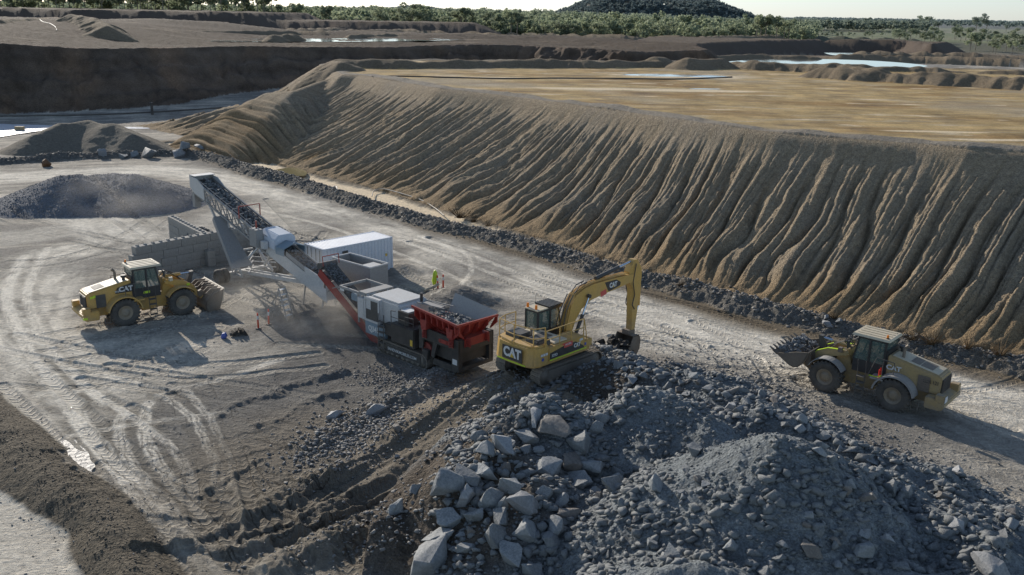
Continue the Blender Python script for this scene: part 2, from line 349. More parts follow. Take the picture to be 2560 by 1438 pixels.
    # ---- stockpiles, rubble pile, brown hill
    i = np.where((X < -22) & (Y > 70) & (Y < 150))[0]
    g = crest_field(X[i], Y[i], mound, .5)+n2[i]*.10+n1[i]*.12
    m = g > H[i]; H[i] = smax(H[i], g, .12); cls[i[m]] = 3
    if full: col[i] = lerpc(col[i], (.215, .222, .238), m*1.0); par[i[m], 0] = 1.2
    g = crest_field(X[i], Y[i], hill_l, .8)+n1[i]*.3+n2[i]*.08
    m = g > H[i]; H[i] = np.maximum(H[i], g); cls[i[m]] = 4
    if full:
        cc = np.tile(np.array([.215, .19, .15]), (i.size, 1)); cc = lerpc(cc, (.30, .25, .19), sstep(2.8, 4.6, g)*.5)
        col[i] = np.where(m[:, None], cc, col[i]); par[i[m], 0] = .7
    i = np.where((X > -16) & (Y < 52))[0]
    xi, yi = X[i]+n1[i]*.5, Y[i]+n1[i]*.5
    g = crest_field(xi, yi, piles, .5)
    sp, _ = sdf(X[i], Y[i], pile_poly)
    base = np.clip(-sp*.45, -.3, .6)+np.clip(-sp*.08, 0, .4)
    g = smax(g, base, .4)
    q0 = at(1535, 892, .7); g = smax(g, np.where(np.hypot(X[i]-q0[0], Y[i]-q0[1]) < 5, 1.3-.6*np.sqrt((X[i]-q0[0])**2+(Y[i]-q0[1])**2+.2), -5), .3)
    bmp = fbm(X[i], Y[i], 2.6, 3, 110)
    g = g+bmp*.35+n2[i]*.22+n3[i]*.10
    g = np.where((sp < 2.2) | (np.hypot(X[i]-q0[0], Y[i]-q0[1]) < 2), g, -5)
    m = (g > H[i]+.03); H[i] = np.where(m, g, H[i]); cls[i[m]] = 7
    if full:
        cc = np.tile(np.array([.235, .253, .258]), (i.size, 1))
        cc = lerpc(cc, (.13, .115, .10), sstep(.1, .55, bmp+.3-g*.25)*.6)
        wx, wy = at(1080, 1290, .6); brn = 1-sstep(3.0, 6.5, np.hypot(X[i]-wx, Y[i]-wy)+n1[i]*2)
        cc = lerpc(cc, (.135, .11, .085), brn)
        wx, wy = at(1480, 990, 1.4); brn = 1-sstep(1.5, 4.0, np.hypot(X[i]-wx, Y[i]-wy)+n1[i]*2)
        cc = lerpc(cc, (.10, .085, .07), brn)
        cc *= (1+.25*n2[i])[:, None]
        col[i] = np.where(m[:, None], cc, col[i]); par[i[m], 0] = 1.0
    # ---- tailings bank
    i = np.where((X > -75) & (X < 260) & (Y > 15) & (Y < 300))[0]
    x, y = X[i], Y[i]
    sd, sa_ = sdf(x, y, bank_poly)
    dt, at_, ltoe = pline(x, y, toe_l)
    dn, an, ln = pline(x, y, bank_nose)
    below = sd > 0
    # across the face: u runs 0 at the crest to 1 at the toe
    yardside = ltoe < 0
    dtoe = np.where(ltoe > 0, dt, -dt)
    uu = np.clip(sd/np.maximum(sd+np.maximum(dtoe, 0)+1e-6, 1e-3), 0, 1)
    lin = x*.70-y*.714
    wob = noise(lin*.09, uu*1.6, 130)*.8+noise(lin*.32, uu*3.2, 131)*.55*uu
    aa = lin+wob+np.interp(lin, [-95, -77, -60, -45, -22], [9, 8, 1, -2.6, -.6])*uu
    env = sstep(.015, .30, uu)*(1-sstep(.74, 1.03, uu))
    def rid(q, s):   # sharp gullies between rounded ribs
        v = noise(q, uu*1.1+s*.37, s); return np.clip(np.abs(v)*2.3, 0, 1)**.65
    def fl(q, s, wj): return np.abs(np.sin(np.pi*(q+wj*noise(q*.45, uu*1.3+s*.37, s)+.25*noise(q*1.3, uu*4, s+5)*uu)))**.55
    r1 = fl(aa/2.1, 140, .55); r2 = fl(aa/1.05, 141, .5); r3 = rid(aa*1.9, 142); rbig = rid(aa*.11, 144)
    a1 = .55+.9*np.clip(noise(aa*.4, uu*1.2, 146)+.5, 0, 1)
    grown = sstep(0.05, .8, uu)
    rib = (r1-.75)*(.38+.58*grown)*a1+(r2-.75)*(.32+.30*grown)*(1.6-a1)+(r3-.6)*.22+(rbig-.6)*.5*grown+fbm(x, y, 1.1, 3, 148)*.22
    slope_h = BANKZ*(1-uu)
    # concave foot, rounded shoulder
    prof = BANKZ*((1-uu)-.16*np.sin(np.pi*np.clip(uu, 0, 1))*.5)
    prof = np.where(uu < .12, BANKZ-(BANKZ-prof)*sstep(-.06, .12, uu), prof)
    face = prof+rib*env*.95+.25*n2[i]*sstep(.85, 1, uu)*(uu < .999)
    back = BANKZ-.62*np.maximum(sd, 0)
    t = np.where((ltoe > 0) | (sd < 0), np.where(sd <= 0, BANKZ, np.where(x < 90, face, back)), -3)
    t = np.where((y > 150) & (sd > 0), back+rib*.4, t)
    # west nose
    _a, _b = bank_nose[0], bank_nose[-1]; _l = math.hypot(_b[0]-_a[0], _b[1]-_a[1]); an2 = ((x-_a[0])*(_b[0]-_a[0])+(y-_a[1])*(_b[1]-_a[1]))/_l
    nz = np.interp(an, [0, 3.5, 12, 22], [9.6, 9.3, 8.3, 7.2])
    nose = nz-.56*np.sqrt(dn*dn+.3)+((np.abs(np.sin(np.pi*(an2*.46-dn*.10+.6*noise(an2*.2, dn*.08, 150))))**.6-.7)*.6+(np.abs(noise(an2*1.6-dn*.25, dn*.12, 151))-.3)*.8)*sstep(.6, 5, dn)*(dn < 18)
    fan = np.where((dn < 26), nose, -5)
    t2 = smax(t, fan, .5)
    # rippled plateau, mounds along its far side
    par2_ = 0
    t2 = t2+np.where(sd < 0, .10*n1[i]+.5*np.clip(1-np.abs(sd+1.2)/1.6, 0, 1)*(.45+n1[i]), 0)
    m = t2 > H[i]; H[i] = np.where(m, t2, H[i]); cls[i[m]] = 1
    if full:
        gra = fbm(x, y, 6, 3, 160)
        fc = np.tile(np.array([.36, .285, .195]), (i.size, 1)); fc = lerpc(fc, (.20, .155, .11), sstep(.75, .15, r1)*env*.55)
        fc = lerpc(fc, (.31, .265, .205), sstep(-.1, .4, gra)*.5)
        fc = lerpc(fc, (.30, .21, .115), sstep(.66, .95, uu+n1[i]*.12)*.85)
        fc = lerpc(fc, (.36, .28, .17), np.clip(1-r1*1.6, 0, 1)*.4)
        rr = fbm(x/2.6+n1[i]*1.2, y+n1[i]*2.0, 2.6, 5, 170); r4 = fbm(x/2.2+y*.1, y, 9, 4, 176)
        pc = np.tile(np.array([.50, .355, .165]), (i.size, 1))
        pc = lerpc(pc, (.52, .42, .28), sstep(0, .5, rr)); pc = lerpc(pc, (.31, .185, .07), sstep(-.05, .4, r4)*.8)
        pc = lerpc(pc, (.80, .66, .45), sstep(.34, .50, rr+.3*r4)*.8)
        pc = lerpc(pc, (.24, .18, .115), sstep(.08, .42, -rr)*.65); iso = fbm(x, y, 4.5, 5, 178); pc = pc*(1+.55*iso+.25*n2[i])[:, None]; pc = lerpc(pc, (.40, .345, .26), sstep(.1, .5, fbm(x, y, 22, 3, 179))*.6)
        ed = sstep(-3.5, -.6, sd+n1[i]); pc = lerpc(pc, (.31, .27, .215), ed)
        cc = np.where((sd < 0)[:, None], pc, fc)
        for (c, sx, sy) in (((1700, 190), 12, 5), ((1640, 225), 16, 2.2), ((1290, 195), 9, 1.2), ((2340, 330), 6, .8), ((2500, 350), 5, .6)):
            x0, y0 = at(c[0], c[1], BANKZ); dd = np.hypot((x-x0)/sx, (y-y0)/sy)+n1[i]*.4+rr*.5
            cc = lerpc(cc, (.85, .70, .48), (1-sstep(.7, 1.15, dd))*(sd < 0)*.9)
        for (c, sx, sy) in (((1690, 189), 9.5, 3.4), ((1765, 222), 2.2, .7)):
            x0, y0 = at(c[0], c[1], BANKZ); dd = np.hypot((x-x0)/sx, (y-y0)/sy)+n1[i]*.25
            mm = (1-sstep(.85, 1.0, dd))*(sd < 0); par[i, 1] = np.maximum(par[i, 1], mm)
            cc = lerpc(cc, (.40, .33, .2), mm)
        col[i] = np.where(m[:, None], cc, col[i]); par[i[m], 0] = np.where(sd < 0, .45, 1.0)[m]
    # ---- pit wall, far benches
    i = np.where((Y > 90) & (Y < 560))[0]; x, y = X[i], Y[i]
    sd, sa_ = sdf(x+n1[i]*3.5, y+n1[i]*3.5, wall_poly)
    top = 10.9+2.9*sstep(-75, -120, x)+.5*noise(x*.05, y*.05, 180)*sstep(150, 210, y)
    top = top-1.15*sstep(12, 26, -sd)*sstep(-150, -100, x)*(1-sstep(20, 60, x))
    rib2 = (np.abs(noise(sa_*.12, sd*.02, 190))-.3)*1.8+(np.abs(noise(sa_*.4, sd*.03, 191))-.3)*1.0+.8*noise(sa_*.05, sd*.35, 193)
    g = np.minimum(top, top-.74*sd+rib2*sstep(0, 4, sd))+.2*n2[i]
    bench = np.where((x > -30), np.clip(6.6+.3*n1[i], 0, 20), -9)
    g = np.maximum(g, np.where((sd > 0) & (sd < 9) & (x > -35), np.minimum(bench, top-.9*(sd)+9*0+(4.8 if True else 0)), -9))
    m = g > H[i]; H[i] = np.where(m, g, H[i]); cls[i[m]] = 2
    if full:
        fc = np.tile(np.array([.14, .105, .078]), (i.size, 1)); fc = lerpc(fc, (.20, .135, .09), sstep(0, .5, fbm(x, y, 12, 3, 200)))
        fc = fc*(1+.45*fbm(x, y, 5, 3, 202)+.35*noise(sa_*.02, sd*.6, 203)+.3*n2[i])[:, None]; tc = lerpc(np.tile(np.array([.12, .09, .063]), (i.size, 1)), (.30, .235, .16), sstep(.22, .7, fbm(x/3, y, 10, 3, 205)))
        w = sstep(0, 3, -sd)
        cc = fc+(tc-fc)*w[:, None]; col[i] = np.where(m[:, None], cc, col[i]); par[i[m], 0] = .9
    for poly, zt, sl in ((far_poly, 16.3, .5), (far2_poly, 13.2, .4), (spoil_poly, 9.3, .6)):
        sd, sa_ = sdf(x+n1[i]*3, y+n1[i]*3, poly)
        g = np.minimum(zt, zt-sl*sd+(np.abs(noise(sa_*.12, sd*.02, 192))-.3)*1.6*sstep(0, 5, sd))+.5*n1[i]
        m = g > H[i]; H[i] = np.where(m, g, H[i]); cls[i[m]] = 2
        if full:
            cc = np.where((sd > 0)[:, None], np.array([.125, .092, .066])[None], np.array([.145, .108, .073])[None])
            col[i] = np.where(m[:, None], cc, col[i]); par[i[m], 0] = .8
    # dumped rows and mounds around the ponds
    for (p, hw, hh, sp_) in mound_rows:
        j = np.where((X > min(q[0] for q in p)-25) & (X < max(q[0] for q in p)+25) & (Y > min(q[1] for q in p)-25) & (Y < max(q[1] for q in p)+25))[0]
        if not j.size: continue
        d, a, lt = pline(X[j]+n1[j]*1.5, Y[j]+n1[j]*1.5, [q[:2] for q in p])
        L = [0]
        for q0, q1 in zip(p[:-1], p[1:]): L.append(L[-1]+math.hypot(q1[0]-q0[0], q1[1]-q0[1]))
        zb = np.interp(a, L, [q[2] for q in p])
        lump = .92+.30*noise(a*.9/sp_, a*0+sp_, 210)+.22*noise(a*3/sp_, d*.1, 212)
        g = zb+hh*lump+.5-.62*np.sqrt(d*d+1.1)+(np.abs(noise(a*.5, d*.1, 211))-.3)*.5*sstep(.5, 3, d)
        g = np.where(g > zb-3.0, g, -9)
        m = g > H[j]; H[j] = np.where(m, g, H[j])
        if full:
            cc = np.array([.25, .195, .13])[None]*(1+.3*n1[j])[:, None]
            col[j] = np.where(m[:, None], cc, col[j]); par[j[m], 0] = .9; cls[j[m]] = np.where(cls[j[m]] == 1, 1, 2)
    if full:
        # natural country beyond: olive forest floor, pale field on the right
        nat = sstep(430, 560, Y+n0*60)
        col = lerpc(col, (.13, .125, .075), nat)
        mid = (sstep(300, 340, Y)*(1-nat)); mc = lerpc(np.tile(np.array([.16, .118, .08]), (n, 1)), (.30, .235, .16), sstep(0, .4, fbm(X/3, Y, 30, 3, 220)))
        k = (cls == 0)[:, None]*mid[:, None]; col = col+(mc-col)*k
        fx, fy = X/np.maximum(Y, 1), Y
        fld = sstep(.30, .32, fx+.01*n0)*sstep(640, 690, Y+20*n0)*(1-sstep(1500, 1700, Y))
        fcol = lerpc(np.tile(np.array([.20, .215, .10]), (n, 1)), (.30, .27, .17), sstep(-.2, .5, fbm(X/4, Y, 60, 3, 230)))
        col = col+(fcol-col)*fld[:, None]
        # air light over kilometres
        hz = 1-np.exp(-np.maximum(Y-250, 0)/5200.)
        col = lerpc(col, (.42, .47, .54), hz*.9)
        return H, col, par, trk, cls
    return H
def zline(pts): return [at(px, py, z)+(z,) for px, py, z in pts]
mound_rows = [
    (zline([(850, 170, 9.6), (1000, 172, 9.6), (1300, 171, 9.5), (1480, 172, 9.5), (1640, 170, 9.5)]), 4, 1.7, 9),
    (zline([(860, 178, 9.6), (850, 172, 9.6), (880, 168, 9.6)]), 4, 1.7, 30),
    (zline([(1640, 168, 9.5), (1660, 167, 9.5)]), 4, 2.2, 30),
    (zline([(1700, 176, 9.3), (1800, 172, 9.3), (1900, 180, 9.3), (2000, 184, 9.3), (2100, 190, 9.3), (2200, 200, 9.3)]), 5, 2.1, 9),
    (zline([(1720, 178, 9.3), (1800, 176, 9.3)]), 5, 2.7, 14),
    (zline([(2050, 200, 9.3), (2200, 210, 9.3), (2400, 220, 9.3), (2620, 235, 9.3)]), 5, 2.2, 7),
    (zline([(2100, 185, 9.0), (2300, 195, 8.6), (2600, 205, 8.6)]), 5, 2.0, 8),
    (zline([(1750, 150, 6.5), (1900, 148, 6.5), (2040, 152, 6.5)]), 5, 1.6, 11),
    (zline([(2100, 146, 6.0), (2300, 150, 6), (2600, 160, 6)]), 5, 1.7, 9),
    (zline([(2150, 138, 6.0), (2400, 140, 6), (2600, 146, 6)]), 5, 1.7, 12),
    (zline([(1280, 85, 8), (1500, 92, 8), (1750, 96, 8), (1950, 92, 8)]), 6, 1.4, 14),
    (zline([(1500, 84, 8), (1900, 90, 6), (2200, 98, 5), (2330, 104, 4)]), 6, 1.6, 22),
    (zline([(270, 92, 10.2), (500, 88, 10), (800, 86, 10), (1000, 80, 9.5), (1200, 88, 9)]), 6, 1.6, 13),
    (zline([(560, 78, 10), (820, 74, 10), (1050, 72, 9), (1280, 78, 8.6)]), 6, 1.0, 17),
    (zline([(880, 98, 9.4), (1100, 92, 9.2), (1280, 96, 9)]), 6, 1.8, 9),
    (zline([(690, 108, 9.4), (730, 106, 9.4)]), 6, 2.6, 9),
    (zline([(180, 52, 14), (230, 62, 13.2), (270, 85, 12.0)]), 6, 2.2, 16),
    (zline([(0, 58, 13.5), (120, 52, 13.2)]), 6, 1.2, 16),
]
def hits(pix):
    """where the lines of sight through these points of the survey photo meet the terrain"""
    V = np.array([list(ray(*p).normalized()) for p in pix]); N = len(pix)
    t0 = (17.0-CAMH)/V[:, 2]; t1 = (-1.0-CAMH)/V[:, 2]; lo = t0.copy(); hi = t1.copy(); found = np.zeros(N, bool); K = 46
    for k in range(K):
        idx = np.where(~found)[0]
        if not idx.size: break
        z = 17.0-18.0*(k+1)/K; t = (z-CAMH)/V[idx, 2]
        b = z < terrain(V[idx, 0]*t, V[idx, 1]*t, False)
        j = idx[b]; hi[j] = t[b]; lo[j] = (17.0-18.0*k/K-CAMH)/V[j, 2]; found[j] = True
    for _ in range(7):
        md = (lo+hi)/2; h = terrain(V[:, 0]*md, V[:, 1]*md, False); b = (CAMH+V[:, 2]*md) < h
        hi = np.where(b, md, hi); lo = np.where(b, lo, md)
    return [(V[k, 0]*hi[k], V[k, 1]*hi[k], CAMH+V[k, 2]*hi[k]) for k in range(N)]
def zat(x, y): return float(terrain(np.array([float(x)]), np.array([float(y)]), False)[0])

# ---- terrain material
def terrain_mat():
    m, nt, b = newmat('earth')
    a = nd(nt, 'Attribute', attribute_name='col').outputs['Color']
    p = nd(nt, 'SeparateXYZ', {0: nd(nt, 'Attribute', attribute_name='par').outputs['Vector']})
    tr = nd(nt, 'SeparateXYZ', {0: nd(nt, 'Attribute', attribute_name='trk').outputs['Vector']})
    gv, wet = p.outputs[0], p.outputs[1]
    co = nd(nt, 'TexCoord').outputs['Object']
    nA = nd(nt, 'TexNoise', {'Vector': co, 'Scale': 3.2, 'Detail': 8, 'Roughness': .68}).outputs[0]
    mp = nd(nt, 'Mapping', {'Vector': co, 'Rotation': (0, 0, math.radians(-24)), 'Scale': (.6, 2.2, 1)}).outputs[0]
    nG = nd(nt, 'TexNoise', {'Vector': mp, 'Scale': 1.6, 'Detail': 6, 'Roughness': .7, 'Distortion': 1.6}).outputs[0]
    nB = nd(nt, 'TexNoise', {'Vector': co, 'Scale': 14, 'Detail': 5, 'Roughness': .7}).outputs[0]
    vo = nd(nt, 'TexVoronoi', {'Vector': co, 'Scale': 7.0, 'Randomness': 1}); vo2 = nd(nt, 'TexVoronoi', {'Vector': co, 'Scale': 18.0})
    peb = ramp(nt, vo.outputs['Distance'], [(.0, 1.0), (.35, .5), (.6, 0.0)])
    peb2 = ramp(nt, vo2.outputs['Distance'], [(.0, 1.0), (.5, 0.0)])
    fA = ramp(nt, nA, [(.25, .68), (.5, 1.0), (.78, 1.3)])
    spk = nd(nt, 'SeparateXYZ', {0: vo2.outputs['Color']}).outputs[0]
    spk = mth(nt, 'MULTIPLY_ADD', spk, .7, .65)
    k = mixc(nt, 1.0, a, fA, 'MULTIPLY')
    k2 = mixc(nt, 1.0, k, spk, 'MULTIPLY')
    k = mixc(nt, mth(nt, 'MULTIPLY', gv, .75), k, k2)
    k = mixc(nt, 1.0, k, ramp(nt, nG, [(.3, .86), (.5, 1.0), (.72, 1.12)]), 'MULTIPLY')
    # lug prints
    arc = tr.outputs[0]; lat = mth(nt, 'ABSOLUTE', tr.outputs[1])
    ph = mth(nt, 'FRACT', mth(nt, 'ADD', arc, mth(nt, 'MULTIPLY', lat, .8)))
    lug = mth(nt, 'SMOOTH_MIN', mth(nt, 'ABSOLUTE', mth(nt, 'SUBTRACT', ph, .5)), .25, .1)
    lug = mth(nt, 'MULTIPLY', mth(nt, 'MULTIPLY', lug, tr.outputs[2]), ramp(nt, nA, [(.35, .3), (.6, 1.0)]))
    dk = mth(nt, 'SUBTRACT', 1.0, mth(nt, 'MULTIPLY', lug, 2.2))
    k = mixc(nt, 1.0, k, dk, 'MULTIPLY')
    nt.links.new(k, b.inputs['Base Color'])
    h = mth(nt, 'ADD', mth(nt, 'ADD', mth(nt, 'MULTIPLY', nA, .20), mth(nt, 'MULTIPLY', nG, .12)), mth(nt, 'MULTIPLY', nB, .06))
    h = mth(nt, 'ADD', h, mth(nt, 'MULTIPLY', mth(nt, 'ADD', mth(nt, 'MULTIPLY', peb, .07), mth(nt, 'MULTIPLY', peb2, .03)), gv))
    h = mth(nt, 'ADD', h, mth(nt, 'MULTIPLY', lug, -.5))
    h = mth(nt, 'MULTIPLY', h, mth(nt, 'SUBTRACT', 1.0, wet))
    bp = nd(nt, 'Bump', {'Height': h, 'Strength': 1.0, 'Distance': 1.0}); nt.links.new(bp.outputs[0], b.inputs['Normal'])
    nt.links.new(mth(nt, 'MULTIPLY_ADD', wet, -.82, .92), b.inputs['Roughness'])
    nt.links.new(mth(nt, 'MULTIPLY_ADD', wet, .35, .15), b.inputs['Specular IOR Level'])
    return m
EARTH = terrain_mat()
import os
Q_ = float(os.environ.get('TQ', '1'))
def build_terrain():
    rs = [9.0]
    while rs[-1] < 9000:
        r = rs[-1]
        st = .3 if r < 24 else .085 if r < 60 else .13 if r < 150 else .42 if r < 330 else r*.012
        rs.append(r+st*Q_)
    r = np.array(rs); az = np.linspace(math.radians(-40), math.radians(40), int(1320/Q_))
    Rg, Ag = np.meshgrid(r, az, indexing='ij'); X = (Rg*np.sin(Ag)).ravel(); Y = (Rg*np.cos(Ag)).ravel()
    parts = []
    for k in range(0, X.size, 400000):
        parts.append(terrain(X[k:k+400000], Y[k:k+400000]))
    H, col, par, trk, cls = [np.concatenate([p[j] for p in parts]) for j in range(5)]
    nr, na = len(r), len(az)
    c2 = cls.reshape(nr, na); idx = np.arange(nr*na).reshape(nr, na)
    quads = np.stack([idx[:-1, :-1], idx[:-1, 1:], idx[1:, 1:], idx[1:, :-1]], -1).reshape(-1, 4)
    qc = c2[:-1, :-1].ravel()
    names = {0: ('ground', None), 1: ('tailings_bank', None), 2: ('terrain', None), 3: ('gravel_stockpile', None), 4: ('earth_mound', None), 5: ('soil_windrow', None), 6: ('rubble_berm', None), 7: ('rubble_pile', None)}
    out = {}
    for c, (nm, _) in names.items():
        q = quads[qc == c]
        if not len(q): continue
        used, inv = np.unique(q.ravel(), return_inverse=True)
        me = bpy.data.meshes.new(nm); me.vertices.add(len(used)); me.loops.add(q.size); me.polygons.add(len(q))
        me.vertices.foreach_set('co', np.stack([X[used], Y[used], H[used]], -1).astype(np.float32).ravel())
        me.loops.foreach_set('vertex_index', inv.astype(np.int32))
        me.polygons.foreach_set('loop_start', np.arange(0, q.size, 4, dtype=np.int32))
        me.polygons.foreach_set('use_smooth', np.ones(len(q), bool))
        me.update()
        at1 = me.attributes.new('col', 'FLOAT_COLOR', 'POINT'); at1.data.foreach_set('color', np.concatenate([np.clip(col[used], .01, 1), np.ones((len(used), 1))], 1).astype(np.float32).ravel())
        at2 = me.attributes.new('par', 'FLOAT_VECTOR', 'POINT'); at2.data.foreach_set('vector', par[used].astype(np.float32).ravel())
        at3 = me.attributes.new('trk', 'FLOAT_VECTOR', 'POINT'); at3.data.foreach_set('vector', trk[used].astype(np.float32).ravel())
        me.materials.append(EARTH)
        o = bpy.data.objects.new(nm, me); C.objects.link(o); out[nm] = o
        o['kind'] = 'structure'
    return out
TER = build_terrain()
# ------------------------------------------------------------------ mesh builder and materials
class MB:
    def __init__(s): s.v = []; s.f = []; s.m = []; s.mi = 0; s.sm = []
    def add(s, vs, fs, smooth=False):
        o = len(s.v); s.v += [tuple(p) for p in vs]; s.f += [tuple(i+o for i in f) for f in fs]; s.m += [s.mi]*len(fs); s.sm += [smooth]*len(fs); return s
    def box(s, x0, x1, y0, y1, z0, z1, M=None, tx=0, ty=0):
        """axis box; tx, ty draw the top in"""
        vs = [Vector(p) for p in ((x0, y0, z0), (x1, y0, z0), (x1, y1, z0), (x0, y1, z0), (x0+tx, y0+ty, z1), (x1-tx, y0+ty, z1), (x1-tx, y1-ty, z1), (x0+tx, y1-ty, z1))]
        if M: vs = [M @ p for p in vs]
        return s.add(vs, [(3, 2, 1, 0), (4, 5, 6, 7), (0, 1, 5, 4), (1, 2, 6, 5), (2, 3, 7, 6), (3, 0, 4, 7)])
    def prism(s, prof, y0, y1, M=None, axis='y', taper=0):
        n = len(prof)
        A = sum(prof[i][0]*prof[(i+1) % n][1]-prof[(i+1) % n][0]*prof[i][1] for i in range(n))
        if A < 0: prof = prof[::-1]
        if axis == 'y': vs = [Vector((x, y0, z)) for x, z in prof]+[Vector((x, y1, z)) for x, z in prof]
        elif axis == 'z': vs = [Vector((x, y, y0)) for x, y in prof]+[Vector((x, y, y1)) for x, y in prof]
        else: vs = [Vector((y0, x, z)) for x, z in prof]+[Vector((y1, x, z)) for x, z in prof]
        if M: vs = [M @ p for p in vs]
        fs = [tuple(range(n)), tuple(range(2*n-1, n-1, -1))]+[(i, i+n, (i+1) % n+n, (i+1) % n) for i in range(n)]
        return s.add(vs, fs)
    def cyl(s, p0, p1, r0, r1=None, n=12, caps=True):
        p0, p1 = Vector(p0), Vector(p1); r1 = r0 if r1 is None else r1
        q = (p1-p0).normalized().to_track_quat('Z', 'Y'); vs = []
        for p, r in ((p0, r0), (p1, r1)):
            vs += [p+q @ Vector((r*math.cos(2*math.pi*i/n), r*math.sin(2*math.pi*i/n), 0)) for i in range(n)]
        s.add(vs, [(i, (i+1) % n, (i+1) % n+n, i+n) for i in range(n)], n > 6)
        if caps: s.add(vs[:n], [tuple(range(n-1, -1, -1))]); s.add(vs[n:], [tuple(range(n))])
        return s
    def tube(s, pts, r, n=6):
        for a, b in zip(pts[:-1], pts[1:]): s.cyl(a, b, r, n=n)
        return s
    def bar(s, p0, p1, w, h):
        p0, p1 = Vector(p0), Vector(p1); d = p1-p0; L = d.length
        q = d.to_track_quat('X', 'Z'); M = Matrix.Translation(p0) @ q.to_matrix().to_4x4()
        return s.box(0, L, -w/2, w/2, -h/2, h/2, M)
    def lathe(s, prof, c, axis='y', n=28):
        """prof = (offset along axis, radius)"""
        c = Vector(c); vs = []
        for o, r in prof:
            for i in range(n):
                a = 2*math.pi*i/n; p = Vector((r*math.cos(a), o, r*math.sin(a))) if axis == 'y' else Vector((r*math.cos(a), r*math.sin(a), o))
                vs.append(c+p)
        fs = []
        for k in range(len(prof)-1):
            for i in range(n):
                j = (i+1) % n; fs.append((k*n+i, k*n+j, (k+1)*n+j, (k+1)*n+i))
        return s.add(vs, fs, True)
    def arc(s, cx, cz, r0, r1, a0, a1, y0, y1, n=12):
        prof = [(cx+r1*math.cos(math.radians(a0+(a1-a0)*i/n)), cz+r1*math.sin(math.radians(a0+(a1-a0)*i/n))) for i in range(n+1)]
        inn = [(cx+r0*math.cos(math.radians(a0+(a1-a0)*i/n)), cz+r0*math.sin(math.radians(a0+(a1-a0)*i/n))) for i in range(n+1)]
        for i in range(n): s.prism([prof[i], prof[i+1], inn[i+1], inn[i]], y0, y1)
        return s
    def build(s, name, mat, parent=None, bevel=0, loc=None):
        me = bpy.data.meshes.new(name); me.from_pydata(s.v, [], s.f)
        for mt in (mat if isinstance(mat, (list, tuple)) else [mat]): me.materials.append(mt)
        me.polygons.foreach_set('material_index', s.m); me.polygons.foreach_set('use_smooth', s.sm)
        bm = bmesh.new(); bm.from_mesh(me); bmesh.ops.recalc_face_normals(bm, faces=bm.faces)
        if bevel:
            es = [e for e in bm.edges if len(e.link_faces) == 2 and e.calc_face_angle(0) > .6]
            bmesh.ops.bevel(bm, geom=es, offset=bevel, segments=2, affect='EDGES', clamp_overlap=True)
        bm.to_mesh(me); bm.free()
        o = bpy.data.objects.new(name, me); C.objects.link(o)
        if parent: o.parent = parent
        return o
def thing(name, label, cat, loc, rz=0, group=None, scale=1, rot=None):
    o = bpy.data.objects.new(name, None); C.objects.link(o); o.location = loc; o.rotation_euler = rot or (0, 0, rz); o.scale = (scale,)*3
    o.empty_display_size = .3
    return tag(o, label, cat, group)
def sub(name, parent, loc=(0, 0, 0)):
    o = bpy.data.objects.new(name, None); C.objects.link(o); o.parent = parent; o.location = loc; return o
DUST = (.30, .265, .215)
def paint(name, colr, rough=.45, metal=0, dust=.35, bump=0, spec=.5, scale=1.0, dcol=DUST):
    m, nt, b = newmat(name)
    co = nd(nt, 'TexCoord').outputs['Object']
    n1 = nd(nt, 'TexNoise', {'Vector': co, 'Scale': 1.6*scale, 'Detail': 7, 'Roughness': .72}).outputs[0]
    n2 = nd(nt, 'TexNoise', {'Vector': co, 'Scale': 11*scale, 'Detail': 4, 'Roughness': .7}).outputs[0]
    up = nd(nt, 'SeparateXYZ', {0: nd(nt, 'NewGeometry').outputs['Normal']}).outputs[2]
    f = mth(nt, 'MULTIPLY_ADD', nd(nt, 'ClampX' if False else 'Math', {0: up, 1: 0.0}, operation='MAXIMUM').outputs[0], .5, .5)
    f = mth(nt, 'MULTIPLY', f, mth(nt, 'MULTIPLY', ramp(nt, n1, [(.3, .25), (.7, 1.0)]), dust*1.5))
    f = nd(nt, 'Math', {0: f, 1: .95}, operation='MINIMUM').outputs[0]
    zz = nd(nt, 'SeparateXYZ', {0: co}).outputs[2]
    lo = nd(nt, 'MapRange', {0: zz, 1: .3, 2: 2.0, 3: 1.0, 4: 0.0}).outputs[0]
    f = mth(nt, 'ADD', f, mth(nt, 'MULTIPLY', mth(nt, 'MULTIPLY', lo, ramp(nt, n1, [(.35, .2), (.65, 1.0)])), min(.55, dust*1.1)))
    f = nd(nt, 'Math', {0: f, 1: .92}, operation='MINIMUM').outputs[0]
    v = ramp(nt, n2, [(.25, .80), (.75, 1.12)])
    k = mixc(nt, f, colr, dcol); k = mixc(nt, 1.0, k, v, 'MULTIPLY')
    nt.links.new(k, b.inputs['Base Color']); b.inputs['Metallic'].default_value = metal
    nt.links.new(mth(nt, 'MULTIPLY_ADD', f, .9-rough, rough), b.inputs['Roughness']); b.inputs['Specular IOR Level'].default_value = spec
    if bump:
        bp = nd(nt, 'Bump', {'Height': n2, 'Strength': .6, 'Distance': bump}); nt.links.new(bp.outputs[0], b.inputs['Normal'])
    return m
YEL = paint('machine_yellow', (.66, .385, .075), .42, dust=.36)
YELD = paint('machine_yellow_dusty', (.50, .34, .12), .6, dust=.65)
CREAM = paint('cream_paint', (.72, .62, .44), .5, dust=.3)  # cream for roofs and decks, and the sunlit tone painted on hood tops
BLK = paint('black_panel', (.025, .026, .028), .45, dust=.22)
BLKD = paint('black_dusty', (.05, .05, .05), .6, dust=.4)
TYRE = paint('tyre_rubber', (.035, .034, .033), .8, dust=.24, bump=.02)
RIM = paint('rim_dusty', (.34, .25, .14), .6, dust=.5)
STEEL = paint('worn_steel', (.20, .16, .125), .5, metal=.3, dust=.5, bump=.01)
